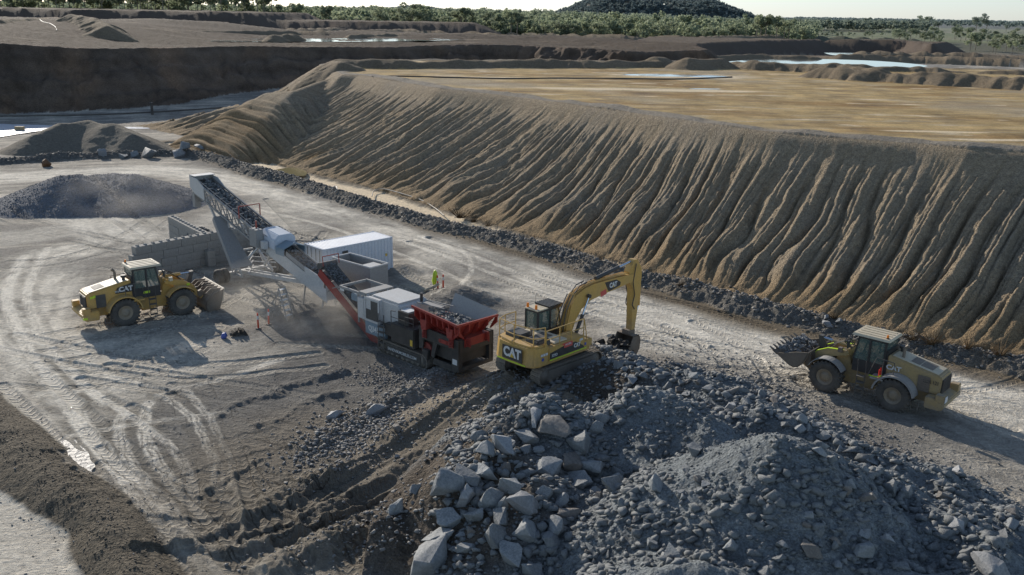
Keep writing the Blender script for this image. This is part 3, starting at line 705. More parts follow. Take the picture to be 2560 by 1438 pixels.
BUCK = paint('bucket_steel', (.17, .12, .085), .55, metal=.2, dust=.4, bump=.01)
TRK = paint('track_steel', (.20, .175, .15), .5, metal=.35, dust=.6, bump=.01)
CHR = paint('chrome_rod', (.6, .65, .72), .12, metal=1, dust=.05)
GREY = paint('grey_plant_paint', (.29, .29, .285), .5, dust=.5, dcol=(.40, .37, .33))
WHT = paint('white_plant_paint', (.60, .60, .59), .45, dust=.35, dcol=(.45, .42, .37))
WHTC = paint('container_white', (.70, .74, .80), .42, dust=.12)
CANV = paint('pale_blue_canvas', (.62, .68, .76), .6, dust=.15)
BLUS = paint('blue_grey_sheet', (.20, .30, .38), .45, dust=.35)
RED = paint('plant_red', (.34, .02, .013), .55, dust=.38, dcol=(.24, .16, .13))
REDD = paint('plant_red_dusty', (.42, .06, .04), .6, dust=.45)
BELT = paint('belt_rubber', (.03, .03, .033), .7, dust=.25)
HVIS = paint('reflective_lime', (.60, .80, .05), .4, dust=.02)
LET = paint('lettering_white', (.75, .75, .73), .5, dust=.1)
CATY = paint('emblem_yellow', (.75, .50, .06), .5, dust=.05)
ORG = paint('beacon_orange', (.9, .25, .01), .3, dust=0)
CONC = paint('cast_concrete', (.40, .385, .35), .85, dust=.5, bump=.02, dcol=(.30, .285, .26))
PIPE = paint('pale_pipe', (.55, .50, .42), .5, dust=.3)
PIPED = paint('dark_pipe', (.05, .05, .05), .5, dust=.3)
REDP = paint('post_red', (.75, .06, .02), .5, dust=.1)
STK = paint('sticker_red', (.65, .10, .08), .5, dust=.1)
BLU = paint('plastic_blue', (.05, .10, .45), .4, dust=.15)
EXT = paint('extinguisher_red', (.55, .03, .02), .3, dust=.05)
def glass():
    m, nt, b = newmat('tinted_glass'); b.inputs['Base Color'].default_value = (.03, .045, .04, 1); b.inputs['Roughness'].default_value = .06
    b.inputs['Transmission Weight'].default_value = .0; b.inputs['Specular IOR Level'].default_value = .8; return m
GLS = glass()
def glass_clear():
    m, nt, b = newmat('cab_glass'); b.inputs['Base Color'].default_value = (.16, .23, .20, 1); b.inputs['Roughness'].default_value = .05
    b.inputs['Alpha'].default_value = .38; b.inputs['Specular IOR Level'].default_value = .7; return m
GLC = glass_clear()
_font = {}
def lettering(name, txt, size, mat, parent, M, ext=.006, bold=.012, sx=1.0):
    cu = bpy.data.curves.new(name, 'FONT'); cu.body = txt; cu.size = size; cu.extrude = ext; cu.offset = bold*size; cu.align_x = 'CENTER'; cu.align_y = 'CENTER'
    o = bpy.data.objects.new(name, cu); C.objects.link(o); bpy.context.view_layer.update()
    me = bpy.data.meshes.new_from_object(o.evaluated_get(bpy.context.evaluated_depsgraph_get()))
    C.objects.unlink(o); bpy.data.objects.remove(o)
    me.transform(M @ Matrix.Diagonal((sx, 1, 1, 1))); me.materials.clear(); me.materials.append(mat); me.name = name
    p = bpy.data.objects.new(name, me); C.objects.link(p); p.parent = parent; return p
def face_side(x, y, z, side=-1, tilt=0):   # lettering standing on a flank that faces -Y (side -1) or +Y
    M = Matrix.Translation((x, y, z)) @ Matrix.Rotation(math.radians(90), 4, 'X')
    if side > 0: M = Matrix.Translation((x, y, z)) @ Matrix.Rotation(math.radians(180), 4, 'Z') @ Matrix.Rotation(math.radians(90), 4, 'X')
    return M @ Matrix.Rotation(math.radians(tilt), 4, 'Z')
def face_back(x, y, z): return Matrix.Translation((x, y, z)) @ Matrix.Rotation(math.radians(-90), 4, 'Z') @ Matrix.Rotation(math.radians(90), 4, 'X')
def rocklump(b, c, r, seed, n=14, flat=.8):
    rr = random.Random(seed); c = Vector(c); bm = bmesh.new()
    for i in range(n):
        v = Vector((rr.gauss(0, 1), rr.gauss(0, 1), rr.gauss(0, 1))).normalized()*r*(.75+.4*rr.random()); v.z *= flat; bm.verts.new(c+v)
    g = bmesh.ops.convex_hull(bm, input=bm.verts)
    bm.verts.index_update(); vs = [v.co.copy() for v in bm.verts]; fs = [tuple(v.index for v in f.verts) for f in bm.faces]
    bm.free(); b.add(vs, fs)
# ------------------------------------------------------------------ wheel loaders
def wheel(parent, x, y, r, w, name='wheel', side=1):
    t = sub(name, parent, (x, y, r))
    b = MB(); ro = r*.955; prof = [(-w*.36, r*.50), (-w*.46, r*.60), (-w*.5, r*.78), (-w*.47, r*.90), (-w*.38, ro), (w*.38, ro), (w*.47, r*.90), (w*.5, r*.78), (w*.46, r*.60), (w*.36, r*.50)]
    b.lathe(prof, (0, 0, 0), n=36)
    N = 24
    for k in range(N):
        for sg in (-1, 1):
            a = 2*math.pi*(k+(.5 if sg > 0 else 0))/N
            M = Matrix.Rotation(-a, 4, 'Y') @ Matrix.Translation((r*.94, 0, 0)) @ Matrix.Rotation(math.radians(24*sg), 4, 'X')
            b.box(-.06*r, .062*r, sg*w*.05, sg*w*.51, -.065*r, .065*r, M)
    o = b.build('tyre', TYRE, t)
    b = MB()
    for sg in (-1, 1):
        b.lathe([(sg*w*.36, r*.51), (sg*w*.40, r*.49), (sg*w*.34, r*.45), (sg*w*.26, r*.40), (sg*w*.24, r*.27), (sg*w*.33, r*.25), (sg*w*.34, r*.12), (sg*w*.34, 0.001)], (0, 0, 0), n=28)
        for k in range(12):
            a = k*math.pi/6; b.cyl((r*.34*math.cos(a), sg*w*.23, r*.34*math.sin(a)), (r*.34*math.cos(a), sg*w*.28, r*.34*math.sin(a)), .025, n=6)
    b.build('rim', RIM, t)
    return t
def bucket_mesh(w=1.55, s=1.0):
    """bucket with its hinge at the origin, floor level, opening towards +X"""
    b = MB()
    out = [(0.0, .55), (-.02, .25), (.05, -.05), (.22, -.26), (.5, -.34), (1.45, -.36)]
    inn = [(1.45, -.32), (.5, -.29), (.26, -.21), (.11, -.03), (.05, .25), (.06, .55)]
    top = [(.0, .55), (.12, 1.02), (.17, 1.0), (.06, .55)]
    for i in range(len(out)-1):
        b.prism([out[i], out[i+1], inn[len(inn)-2-i], inn[len(inn)-1-i]], -w, w)
    b.prism(top, -w, w)
    side = [(0, .55), (.14, 1.0), (.62, .55), (1.1, -.05), (1.45, -.34), (.5, -.34), (.22, -.26), (.05, -.05)]
    for sg in (-1, 1): b.prism(side, sg*w, sg*(w-.05))
    b.box(1.3, 1.62, -w-.02, w+.02, -.385, -.345)
    for k in range(8):
        y = -w+.08+(2*w-.16)*k/7; b.prism([(1.55, -.40), (1.92, -.35), (1.55, -.27)], y-.055, y+.055)
    for y in (-1.25, -.75, -.25, .25, .75, 1.25):
        b.prism([(-.02, .3), (.12, 1.0), (-.26, .55), (-.22, .2)], y-.03, y+.03)
    for y in (-.65, .65): b.prism([(-.05, -.1), (-.02, .35), (-.35, .2), (-.4, 0), (-.3, -.1)], y-.1, y+.1)
    for y in (-.12, .12): b.prism([(-.05, .3), (0, .75), (-.32, .62), (-.3, .45)], y-.05, y+.05)
    return b
def loader(label, loc, rz, scale, armpin, brot, style, artic=0):
    t = thing('wheel_loader', label, 'wheel loader', loc, rz, 'yellow wheel loaders working on the yard', scale)
    r, w = .875, .62; xr, xf = -1.8, 1.75; old = style == 'near'
    Y1 = YELD if old else YEL
    # rear frame and bodywork
    b = MB(); b.box(-3.6, .3, -.5, .5, .72, 1.4); b.box(-2.2, -1.4, -.85, .85, .62, 1.05); b.box(-.5, .25, -.35, .35, .5, .9); b.build('rear_frame', Y1, t, .02)
    b = MB(); prof = [(-3.78, 1.32), (-3.82, 2.16), (-3.74, 2.26), (-1.25, 2.72), (-1.12, 2.7), (-1.12, 1.32)]
    b.prism(prof, -.78, .78)
    for i, v in enumerate(b.v):
        if v[2] > 2.0: b.v[i] = (v[0], v[1]*.9, v[2])
    hood = b.build('hood', Y1, t, .05)
    b = MB(); sl_ = -math.atan2(.46, 2.49)
    M = Matrix.Translation((-2.5, 0, 2.492)) @ Matrix.Rotation(sl_, 4, 'Y')
    b.box(-1.12, 1.2, -.62, .62, 0, .03, M); b.build('hood_top', CREAM, hood, .01)  # cream slab puts the sunlit look of the hood top into its colour
    b = MB(); b.box(-.75, -.15, -.42, .42, .031, .045, M)
    if old: b.box(-.1, .35, -.42, .42, .031, .045, M)
    b.build('hood_vent', BLKD if not old else STEEL, hood)
    b = MB(); b.box(-3.86, -3.80, -.62, .62, 1.36, 2.1)
    for k in range(9): b.box(-3.885, -3.86, -.6, .6, 1.40+k*.077, 1.425+k*.077)
    b.build('rear_grille', BLK, t)
    for sg in (-1, 1):
        b = MB(); b.box(-3.3, -2.72, sg*.79, sg*.765, 1.32, 2.12)
        for k in range(7): b.box(-3.28, -2.74, sg*.785, sg*.805, 1.38+k*.1, 1.42+k*.1)
        b.build('side_grille', BLKD if not old else STEEL, t)
    b = MB(); b.prism([(-4.25, .95), (-4.1, .72), (-3.3, .72), (-3.3, 1.3), (-3.7, 1.3), (-4.2, 1.12)], -1.28, 1.28); b.build('counterweight', Y1, t, .04)
    for sg in (-1, 1):
        b = MB(); b.box(-4.2, -3.78, sg*.86, sg*1.26, 1.13, 1.52); b.build('lamp_box', Y1, t, .03)
        b = MB(); b.arc(xr, r, r*1.18, r*1.22, 8, 168, sg*.78, sg*1.46, 14); b.arc(xr, r, r*1.12, r*1.22, 8, 168, sg*1.44, sg*1.47, 14)
        b.box(-1.25, -.6, sg*.6, sg*1.42, 1.52, 1.60)
        b.build('rear_fender', Y1 if not old else GREY, t)
        b = MB(); b.arc(xf, r, r*1.14, r*1.18, 25 if sg else 0, 150, sg*.82, sg*1.42, 12); b.build('front_fender', Y1 if not old else GREY, t)
        b = MB()
        for k in range(4): b.box(-.28, .12, sg*1.05, sg*1.35, .42+k*.33, .45+k*.33)
        for x in (-.3, .12): b.tube([(x, sg*1.3, .40), (x, sg*1.2, 1.55), (x, sg*1.3, 2.3)], .022)
        b.build('ladder', BLKD, t)
        b = MB(); b.tube([(-1.7, sg*1.35, 1.98), (-1.7, sg*1.35, 2.6), (-.8, sg*1.32, 2.65), (-.45, sg*1.32, 1.6)], .022); b.tube([(-1.15, sg*1.35, 1.6), (-1.15, sg*1.35, 2.62)], .02); b.build('handrail', BLKD, t)
        b = MB(); b.tube([(-3.0, sg*1.1, .72), (-3.0, sg*1.1, .38), (-2.65, sg*1.1, .38), (-2.65, sg*1.1, .72)], .03); b.build('step', BLKD, t)
    # cab
    b = MB(); b.box(-1.0, .62, -.74, .74, 1.45, 2.12); b.box(-1.12, -.92, -.7, .7, 1.45, 2.9)
    for x, y in ((-.98, -.72), (-.98, .72), (-.2, -.745), (-.2, .745)): b.box(x-.05, x+.06, y-.045, y+.045, 2.1, 3.36)
    for sg in (-1, 1): b.bar((.62, sg*.70, 2.05), (.38, sg*.70, 3.36), .09, .09)
    b.box(-1.0, .45, -.76, .76, 3.26, 3.37)
    cab = b.build('cab', BLK, t, .012)
    b = MB(); b.box(-.95, -.25, -.738, -.728, 2.12, 3.28); b.box(-.95, -.25, .728, .738, 2.12, 3.28)
    b.prism([(-.15, 2.12), (.56, 2.12), (.36, 3.28), (-.15, 3.28)], -.738, -.728); b.prism([(-.15, 2.12), (.56, 2.12), (.36, 3.28), (-.15, 3.28)], .728, .738)
    b.prism([(.60, 2.12), (.615, 2.12), (.40, 3.3), (.385, 3.3)], -.66, .66); b.box(-1.03, -1.02, -.66, .66, 2.9, 3.28); b.build('cab_window', GLC, cab)
    b = MB(); b.box(-.75, -.3, -.28, .28, 1.9, 2.3); b.box(-.85, -.68, -.26, .26, 2.25, 2.95); b.cyl((.25, 0, 2.1), (.1, 0, 2.5), .03); b.lathe([(0, .19), (.02, .21), (.04, .19)], (.08, 0, 2.5), 'z', 14); b.build('driver_seat', BLKD, cab)
    b = MB(); b.box(-1.18, .78, -.86, .86, 3.38, 3.50, tx=.06, ty=.06)
    for k in range(4): b.box(-1.0, .6, -.62+k*.36, -.5+k*.36, 3.50, 3.525)
    b.build('cab_roof', CREAM, cab, .02)
    b = MB(); b.cyl((-.95, .62, 3.5), (-.95, .62, 3.56), .07); b.build('beacon_base', BLK, cab)
    b = MB(); b.cyl((-.95, .62, 3.56), (-.95, .62, 3.70), .06, .05); b.build('beacon', ORG, cab)
    for sg in (-1, 1):
        b = MB(); b.tube([(.45, sg*.8, 3.2), (.75, sg*1.25, 3.1)], .018); b.box(.70, .76, sg*1.12, sg*1.38, 2.75, 3.15); b.build('mirror', BLK, cab)
    b = MB(); b.cyl((-1.75, .32, 2.6), (-1.75, .32, 3.15), .08); b.cyl((-1.75, .32, 3.15), (-1.93, .32, 3.32), .08); b.build('exhaust', STEEL, t)
    b = MB(); b.cyl((-1.45, -.35, 2.6), (-1.45, -.35, 2.88), .10); b.cyl((-1.45, -.35, 2.88), (-1.45, -.35, 3.02), .17); b.build('air_intake', BLK, t)
    # front frame and linkage
    f = sub('front_body', t, (0, 0, 0)) if False else t
    b = MB(); b.prism([(.25, .6), (2.35, .6), (2.5, .95), (1.75, 1.4), (1.35, 2.35), (.95, 2.4), (.8, 1.6), (.3, 1.35)], -.42, .42); b.box(1.3, 2.2, -.85, .85, .62, 1.05); b.build('front_frame', Y1, t, .03)
    px, pz = armpin
    ax, az = 1.05, 2.2; L = math.hypot(px-ax, pz-az); an = math.atan2(pz-az, px-ax)
    def arm(u, v): return (ax+math.cos(an)*u-math.sin(an)*v, az+math.sin(an)*u+math.cos(an)*v)
    for sg in (-1, 1):
        b = MB(); b.prism([arm(-.12, -.12), arm(-.12, .14), arm(L*.35, .50), arm(L*.62, .52), arm(L*.8, .30), arm(L+.12, .12), arm(L+.12, -.14), arm(L*.72, -.06), arm(L*.5, .05), arm(L*.3, .02)], sg*.56, sg*.70)
        b.cyl((*[ax], sg*.5, az)[:3], (ax, sg*.74, az), .12); b.cyl((px, sg*.5, pz), (px, sg*.74, pz), .12)
        b.build('lift_arm', Y1, t, .01)
        if old:
            b = MB(); q0, q1, q2, q3 = arm(L*.02, .20), arm(L*.35, .505), arm(L*.62, .525), arm(L*.8, .305)
            for a_, c_ in ((q0, q1), (q1, q2), (q2, q3)): b.bar((a_[0], sg*.63, a_[1]), (c_[0], sg*.63, c_[1]), .15, .03)
            b.build('reflective_strip', HVIS, t)
        b = MB(); m_ = arm(L*.5, .1); b.cyl((1.0, sg*.42, 1.15), ((1.0+m_[0])/2, sg*.46, (1.15+m_[1])/2), .085); b.mi = 1; b.cyl(((1.0+m_[0])/2, sg*.46, (1.15+m_[1])/2), (m_[0], sg*.5, m_[1]), .05); b.build('lift_cylinder', [BLKD, CHR], t)
    c = arm(L*.62, .42); tp = (c[0]+(.15 if old else .30), c[1]+.75); bp_ = (c[0]+.18, c[1]-.55)
    b = MB(); b.prism([bp_, (c[0]-.16, c[1]), (tp[0]-.12, tp[1]), (tp[0]+.12, tp[1]+.02), (c[0]+.2, c[1]), (bp_[0]+.12, bp_[1])], -.16, .16); b.bar((bp_[0], 0, bp_[1]), (px+.02, 0, pz+.45), .12, .16)
    b.bar((c[0], -.56, c[1]-.05), (c[0], .56, c[1]-.05), .22, .22); b.build('bell_crank', BLKD, t, .01)
    b = MB(); s0 = Vector((1.1, 0, 2.42)); s1 = Vector((tp[0], 0, tp[1]-.08)); mid = s0.lerp(s1, .6)
    for y in (-.07, .07) if old else (0,):
        b.mi = 0; b.cyl(s0+Vector((0, y, 0)), mid+Vector((0, y, 0)), .10 if not old else .075); b.mi = 1; b.cyl(mid+Vector((0, y, 0)), s1+Vector((0, y, 0)), .055 if not old else .04)
    b.build('tilt_cylinder', [Y1, CHR], t)
    b = MB()
    for y in (-.25, -.12, .2, .3):
        b.tube([(.9, y, 2.4), (1.3, y*1.3, 2.75), (1.9, y*.8, 2.35+.1*math.sin(y*9)), (2.3, y, 1.9)], .025)
    b.build('hoses', BLK, t)
    for sg in (-1, 1):
        b = MB(); b.box(1.15, 1.35, sg*.78, sg*1.0, 2.3, 2.55); b.bar((1.2, sg*.45, 2.2), (1.2, sg*.9, 2.32), .06, .06); b.build('headlight', CREAM if not old else STEEL, t)
    bk = bucket_mesh(1.52 if old else 1.58); M = Matrix.Translation((px, 0, pz)) @ Matrix.Rotation(-math.radians(brot), 4, 'Y')
    if not old: M = M @ Matrix.Diagonal((1.2, 1.04, 1.25, 1))
    bk.v = [tuple(M @ Vector(p)) for p in bk.v]; bo = bk.build('bucket', BUCK if not old else STEEL, t)
    if not old:
        g = MB()
        g.box(.56, .64, -1.58, 1.58, .60, .66); g.box(.10, .18, -1.58, 1.58, 1.0, 1.06)
        for y in (-1.5, -1.0, -.5, 0, .5, 1.0, 1.5): g.prism([(.12, 1.06), (.62, .66), (.60, .60), (.10, 1.0)], y-.05, y+.05)
        for y in (-1.25, -.25, .75): g.add([(.11, y-.22, 1.05), (.11, y+.22, 1.05), (.61, y, .65)], [(0, 1, 2)])
        g.v = [tuple(M @ Vector(p)) for p in g.v]; g.build('spill_guard', CREAM, bo)
    else:
        g = MB(); rr_ = random.Random(3)
        for k in range(240):
            u, v = rr_.random()*1.35+.15, rr_.uniform(-1.4, 1.4); hh = .0+.62*(1-abs(u-.7)/1.0)*(1-(abs(v)/1.6)**3)
            p = Vector((u, v, -.05+hh*rr_.uniform(.6, 1.0))); rocklump(g, M @ p, rr_.choice((.07, .09, .11, .16)), 500+k, 9)
        g.build('ore', ROCKM, t)
    for x, y in ((xr, -1.1), (xr, 1.1), (xf, -1.1), (xf, 1.1)): wheel(t, x, y, r, w)
    # marks
    def plate(name, mat, *bx):
        b = MB(); b.box(*bx); return b.build(name, mat, t)
    if old:
        lettering('lettering', 'CAT', .34, LET, hood, face_side(-1.5, .80, 2.12, 1), sx=1.1, bold=.04)
        lettering('lettering', 'LDR 121', .26, BLK, hood, face_side(-3.35, .79, 1.9, 1) , sx=.8)
        b = MB(); b.cyl((-1.02, 1.2, 1.62), (-1.02, 1.2, 2.02), .09); b.cyl((-1.02, 1.2, 2.02), (-1.02, 1.2, 2.12), .04); b.build('fire_extinguisher', EXT, t)
        plate('number_plate', LET, -4.245, -4.22, .88, 1.22, 1.17, 1.47)
        b = MB(); b.bar((-.5, 1.3, 1.63), (-.9, 1.3, 1.63), .05, .04); b.bar((-.9, 1.3, 1.63), (-1.15, 1.42, 1.80), .05, .04); b.build('reflective_strip', HVIS, t)
    else:
        b = MB(); b.prism([(-2.15, 2.02), (-2.0, 2.38), (-1.14, 2.55), (-1.14, 2.02)], -.80, -.79); b.build('side_decal', BLK, hood)
        lettering('lettering', 'CAT', .40, LET, hood, face_side(-1.5, -.806, 2.24), sx=1.05, bold=.045)
        lettering('lettering', '972H', .15, LET, hood, face_side(-2.0, -.806, 2.14))
        for bx in ((-3.62, -3.42, -.80, -.785, 1.95, 2.1), (-3.42, -3.3, -.80, -.785, 2.0, 2.14), (-.45, -.05, -.76, -.745, 1.72, 1.86), (-4.26, -4.0, -1.29, -1.2, .86, .98), (2.3, 2.5, -.715, -.705, 1.75, 1.9)): plate('reflective_strip', HVIS, *bx)
    return t
# ------------------------------------------------------------------ tracked machines
EXC = dict(tip=(6.6, 3.85), up=[(.95, 2.1), (1.15, 2.7), (1.33, 3.33), (1.7, 3.82), (2.4, 4.05), (3.1, 4.15), (4.1, 4.15), (5.3, 4.12), (6.7, 4.05)],
           dn=[(6.75, 3.6), (6.06, 3.55), (5.0, 3.46), (4.1, 3.40), (2.96, 3.28), (2.2, 2.95), (1.7, 2.4), (1.4, 1.7), (1.0, 1.6)],
           rod=(2.6, 3.62), stick=[(6.8, 4.86), (7.15, 4.82), (7.58, 4.2), (7.62, 3.7), (7.56, 3.0), (7.38, 1.7), (7.2, .3), (6.85, .25), (6.9, .9), (6.8, 3.1), (6.45, 3.6), (6.4, 4.2)],
           cyl=[(3.6, 4.33), (6.98, 4.75)], bcyl=[(7.72, 3.2), (7.72, 1.9)], pin=(6.85, .3), brot=-8,
           decal=[(4.1, 4.05), (5.15, 4.03), (5.55, 3.80), (5.50, 3.62), (4.62, 3.47), (4.45, 3.49)], decal_c=(4.85, 3.78, 0))
def stadium(L, h, n=8):
    r = h/2; x = L/2-r; P_ = []
    for k in range(n+1): a = math.radians(-90+180*k/n); P_.append((x+r*math.cos(a), r+r*math.sin(a)))
    for k in range(n+1): a = math.radians(90+180*k/n); P_.append((-x+r*math.cos(a), r+r*math.sin(a)))
    return P_
def track(parent, x, y, L, h, w, z=0, pitch=.19, frame=TRK, name='crawler_track'):
    t = sub(name, parent, (x, y, z))
    b = MB(); P_ = stadium(L, h, 8); n = len(P_)
    # belt of shoes walked round the loop
    segs = []; tot = 0
    for i in range(n):
        a, c = Vector(P_[i]), Vector(P_[(i+1) % n]); l = (c-a).length
        if l > 1e-4: segs.append((a, c, l)); tot += l
    N = int(tot/pitch); k = 0; acc = 0
    for q in range(N):
        s_ = (q+.5)*tot/N; a0 = 0
        for a, c, l in segs:
            if s_ <= a0+l+1e-6:
                p = a.lerp(c, (s_-a0)/l); an = math.atan2(c.y-a.y, c.x-a.x); break
            a0 += l
        M = Matrix.Translation((p.x, 0, p.y)) @ Matrix.Rotation(-an, 4, 'Y')
        b.box(-pitch*.47, pitch*.47, -w/2, w/2, -.02, .03, M); b.box(-pitch*.12, pitch*.05, -w/2, w/2, -.055, -.02, M)
    b.build('track_shoes', TRK, t)
    b = MB(); b.prism([(px*.93, .07+pz*.86) for px, pz in P_], -w*.28, w*.28); b.prism([(-L/2+h*.6, h*.28), (L/2-h*.6, h*.28), (L/2-h*.7, h*.82), (-L/2+h*.7, h*.82)], -w*.42, w*.42); b.build('track_frame', frame, t)
    b = MB()
    for sx_ in (-1, 1): b.lathe([(-w*.40, .001), (-w*.40, h*.22), (-w*.36, h*.24), (-w*.34, h*.40), (w*.34, h*.40), (w*.36, h*.24), (w*.40, h*.22), (w*.40, .001)], (sx_*(L/2-h/2), 0, h/2), n=20)
    for k in range(7): b.lathe([(-w*.44, .001), (-w*.44, .1), (w*.44, .1), (w*.44, .001)], (-L/2+h*.9+k*(L-h*1.8)/6, 0, .16), n=12)
    b.build('roller', TRK, t)
    return t
def cat_mark(parent, M, s):
    """white word with the small triangle under its middle letter"""
    o = lettering('lettering', 'CAT', s*1.1, LET, parent, M, sx=.9, bold=.045)
    b = MB(); q = s*.30; vs = [M @ Vector((-q*.75, -s*.36, .012)), M @ Vector((q*.75, -s*.36, .012)), M @ Vector((0, s*.02, .012))]
    b.add(vs, [(0, 1, 2)]); b.build('emblem', CATY, parent); return o
def excavator(loc, rz, trz, scale=1.0, tilt=(0, 0)):
    t = thing('excavator', 'yellow tracked excavator with handrails, dipping its toothed bucket behind the rubble pile', 'excavator', loc, rz, None, scale, rot=(tilt[0], tilt[1], rz))
    R_ = Matrix.Rotation(trz-rz, 4, 'Z')
    for sg in (-1, 1):
        c = R_ @ Vector((0, sg*1.3, 0)); tr_ = track(t, c.x, c.y, 4.75, .98, .7); tr_.rotation_euler = (0, 0, trz-rz)
    b = MB(); b.box(-1.1, 1.1, -1.0, 1.0, .42, .85, R_); b.cyl((0, 0, .8), (0, 0, 1.12), .72, n=24)
    for s1 in (-1, 1):
        for s2 in (-1, 1): b.bar(R_ @ Vector((s1*.5, s2*.5, .6)), R_ @ Vector((s1*1.3, s2*1.25, .5)), .4, .34)
    b.build('undercarriage', TRK, t, .02)
    # upper works
    b = MB(); b.box(-2.1, 1.55, -1.45, 1.45, 1.12, 1.34); b.build('turntable_deck', YEL, t, .02)
    b = MB(); out = []
    for k in range(9):
        a = math.radians(-90+k*180/8); out.append((-2.05-.88*math.cos(a)**.7 if math.cos(a) > 1e-6 else -2.05, 1.48*math.sin(a)))
    out = [(-1.75, -1.5), (-2.35, -1.5), (-2.72, -1.36), (-2.92, -1.0), (-2.98, -.4), (-2.98, .4), (-2.92, 1.0), (-2.72, 1.36), (-2.35, 1.5), (-1.75, 1.5)]
    b.prism(out, 1.10, 2.22, axis='z')
    for i, v in enumerate(b.v):
        if v[2] > 2: b.v[i] = (v[0]*.965, v[1]*.97, v[2])
    cw = b.build('counterweight', YEL, t, .09)
    b = MB(); b.box(-2.992, -2.975, -.78, .62, 1.30, 2.02); b.build('emblem_panel', BLK, cw)
    cat_mark(cw, face_back(-2.996, -.08, 1.68), .62)
    b = MB(); b.box(-2.992, -2.98, -1.0, 1.0, 1.19, 1.25); b.box(-1.7, 1.2, -1.512, -1.505, 1.30, 1.36); b.build('reflective_strip', HVIS, t)
    b = MB(); b.box(-1.78, 1.05, -1.5, -.35, 1.32, 2.02); b.box(1.05, 1.75, -1.45, -.75, 1.3, 1.72); b.box(-1.78, -.6, -.35, 1.5, 1.32, 2.02); b.build('engine_house', YEL, t, .035)
    b = MB(); b.prism([(-1.7, 1.38), (-1.7, 1.72), (-.4, 1.90), (.3, 1.88), (.95, 1.5), (1.0, 1.38)], -1.512, -1.503)
    b.build('side_decal', BLK, t)
    cat_mark(t, face_side(.42, -1.52, 1.66), .26); lettering('lettering', '329D', .2, LET, t, face_side(-1.35, -1.52, 1.55))
    b = MB(); b.box(-.75, 0.0, -1.508, -1.503, 1.92, 2.0); b.box(-.62, .05, -1.515, -1.505, 1.74, 1.99); b.build('sticker', STK, t)
    lettering('lettering', 'ACCESS', .13, LET, t, face_side(-.3, -1.518, 1.9))
    b = MB()
    for k, (x0, z0) in enumerate(((-2.3, 1.75), (-2.12, 1.75), (-1.94, 1.75))): b.box(x0-.07, x0+.07, -1.515, -1.49, z0-.06, z0+.06)
    b.box(.62, .88, -1.512, -1.5, 1.82, 1.94); b.build('warning_label', LET, t)
    b = MB(); b.cyl((-2.22, -1.5, 1.52), (-2.22, -1.515, 1.52), .09, n=14); b.box(1.1, 1.24, -1.463, -1.45, 1.45, 1.6); b.build('warning_label', BLU, t)
    # black engine covers on top
    for y0, y1 in ((-1.25, -.25), (.0, 1.2)):
        b = MB(); b.box(-2.35, -1.25, y0, y1, 2.02, 2.42, tx=.1, ty=.08); b.build('engine_cover', BLK, t, .07)
    b = MB(); b.box(-1.2, -.15, -1.3, 1.2, 2.03, 2.12); b.build('service_deck', CREAM, t, .02)
    b = MB(); b.box(-1.0, -.4, -.5, .2, 2.125, 2.15); b.build('vent', BLKD, t)
    b = MB(); b.cyl((-1.6, -.1, 2.3), (-1.6, -.1, 2.75), .07); b.build('exhaust', STEEL, t)
    # rails
    b = MB()
    def rail(pts, z0, z1):
        for z in (z0+(z1-z0)*.5, z1): b.tube([(x, y, z) for x, y in pts], .028)
        for x, y in pts: b.tube([(x, y, z0), (x, y, z1)], .028)
    rail([(-1.2, 1.42), (-2.0, 1.42), (-2.62, 1.2), (-2.78, 0), (-2.62, -1.2), (-2.0, -1.42)], 2.1, 3.15)
    rail([(-1.95, -1.44), (-.9, -1.44), (.0, -1.44), (1.0, -1.44)], 2.0, 2.95)
    b.tube([(1.0, -1.44, 2.95), (1.2, -1.44, 2.2), (1.3, -1.44, 1.6)], .028)
    b.build('guard_rail', CREAM if False else YEL, t)
    # cab
    b = MB(); x0, x1, y0, y1 = -.45, 1.45, .52, 1.48
    b.box(x0, x1, y0, y1, 1.32, 2.02); b.box(x0, x1, y0, y1, 3.05, 3.17)
    for x in (x0+.06, .55): 
        for y in (y0+.05, y1-.05): b.box(x-.07, x+.07, y-.05, y+.05, 2.0, 3.1)
    for y in (y0+.05, y1-.05): b.bar((x1-.04, y, 2.0), (x1-.22, y, 3.1), .09, .09)
    cab = b.build('cab', BLK, t, .02)
    b = MB(); b.box(x0+.02, x0+.035, y0+.1, y1-.1, 2.02, 3.05)
    for y in (y0+.02, y1-.03): b.prism([(x0+.1, 2.02), (x1-.08, 2.02), (x1-.24, 3.05), (x0+.1, 3.05)], y, y+.012)
    b.prism([(x1-.05, 2.02), (x1-.035, 2.02), (x1-.205, 3.06), (x1-.22, 3.06)], y0+.08, y1-.08); b.build('cab_window', GLC, cab)
    b = MB(); b.box(.1, .55, .75, 1.25, 1.9, 2.25); b.box(.0, .18, .75, 1.25, 2.2, 2.95); b.build('driver_seat', BLKD, cab)
    b = MB(); b.box(x0-.05, x0+.8, y0-.03, y1+.03, 3.17, 3.23); b.build('cab_roof', CREAM, cab, .02)
    b = MB(); b.box(x0+.85, x1+.02, y0-.06, y1+.04, 3.18, 3.24)
    for k in range(7): b.box(x0+.82+k*.16, x0+.92+k*.16, y0-.08, y1+.05, 3.25, 3.31)
    b.build('roof_guard', BLK, cab)
    for x, y in ((x0+.12, y1-.1), (x0+.12, y0+.25)):
        b = MB(); b.cyl((x, y, 3.23), (x, y, 3.3), .07); b.cyl((x, y, 3.3), (x, y, 3.46), .075, .06); b.build('beacon', ORG, cab)
    b = MB(); b.tube([(.3, 1.4, 3.2), (.3, 1.4, 3.7)], .01); b.build('antenna', BLK, cab)
    # boom, stick, bucket
    bw = .27
    BF, BK, BT = (1.0, 1.75), (2.75, 4.75), EXC['tip']
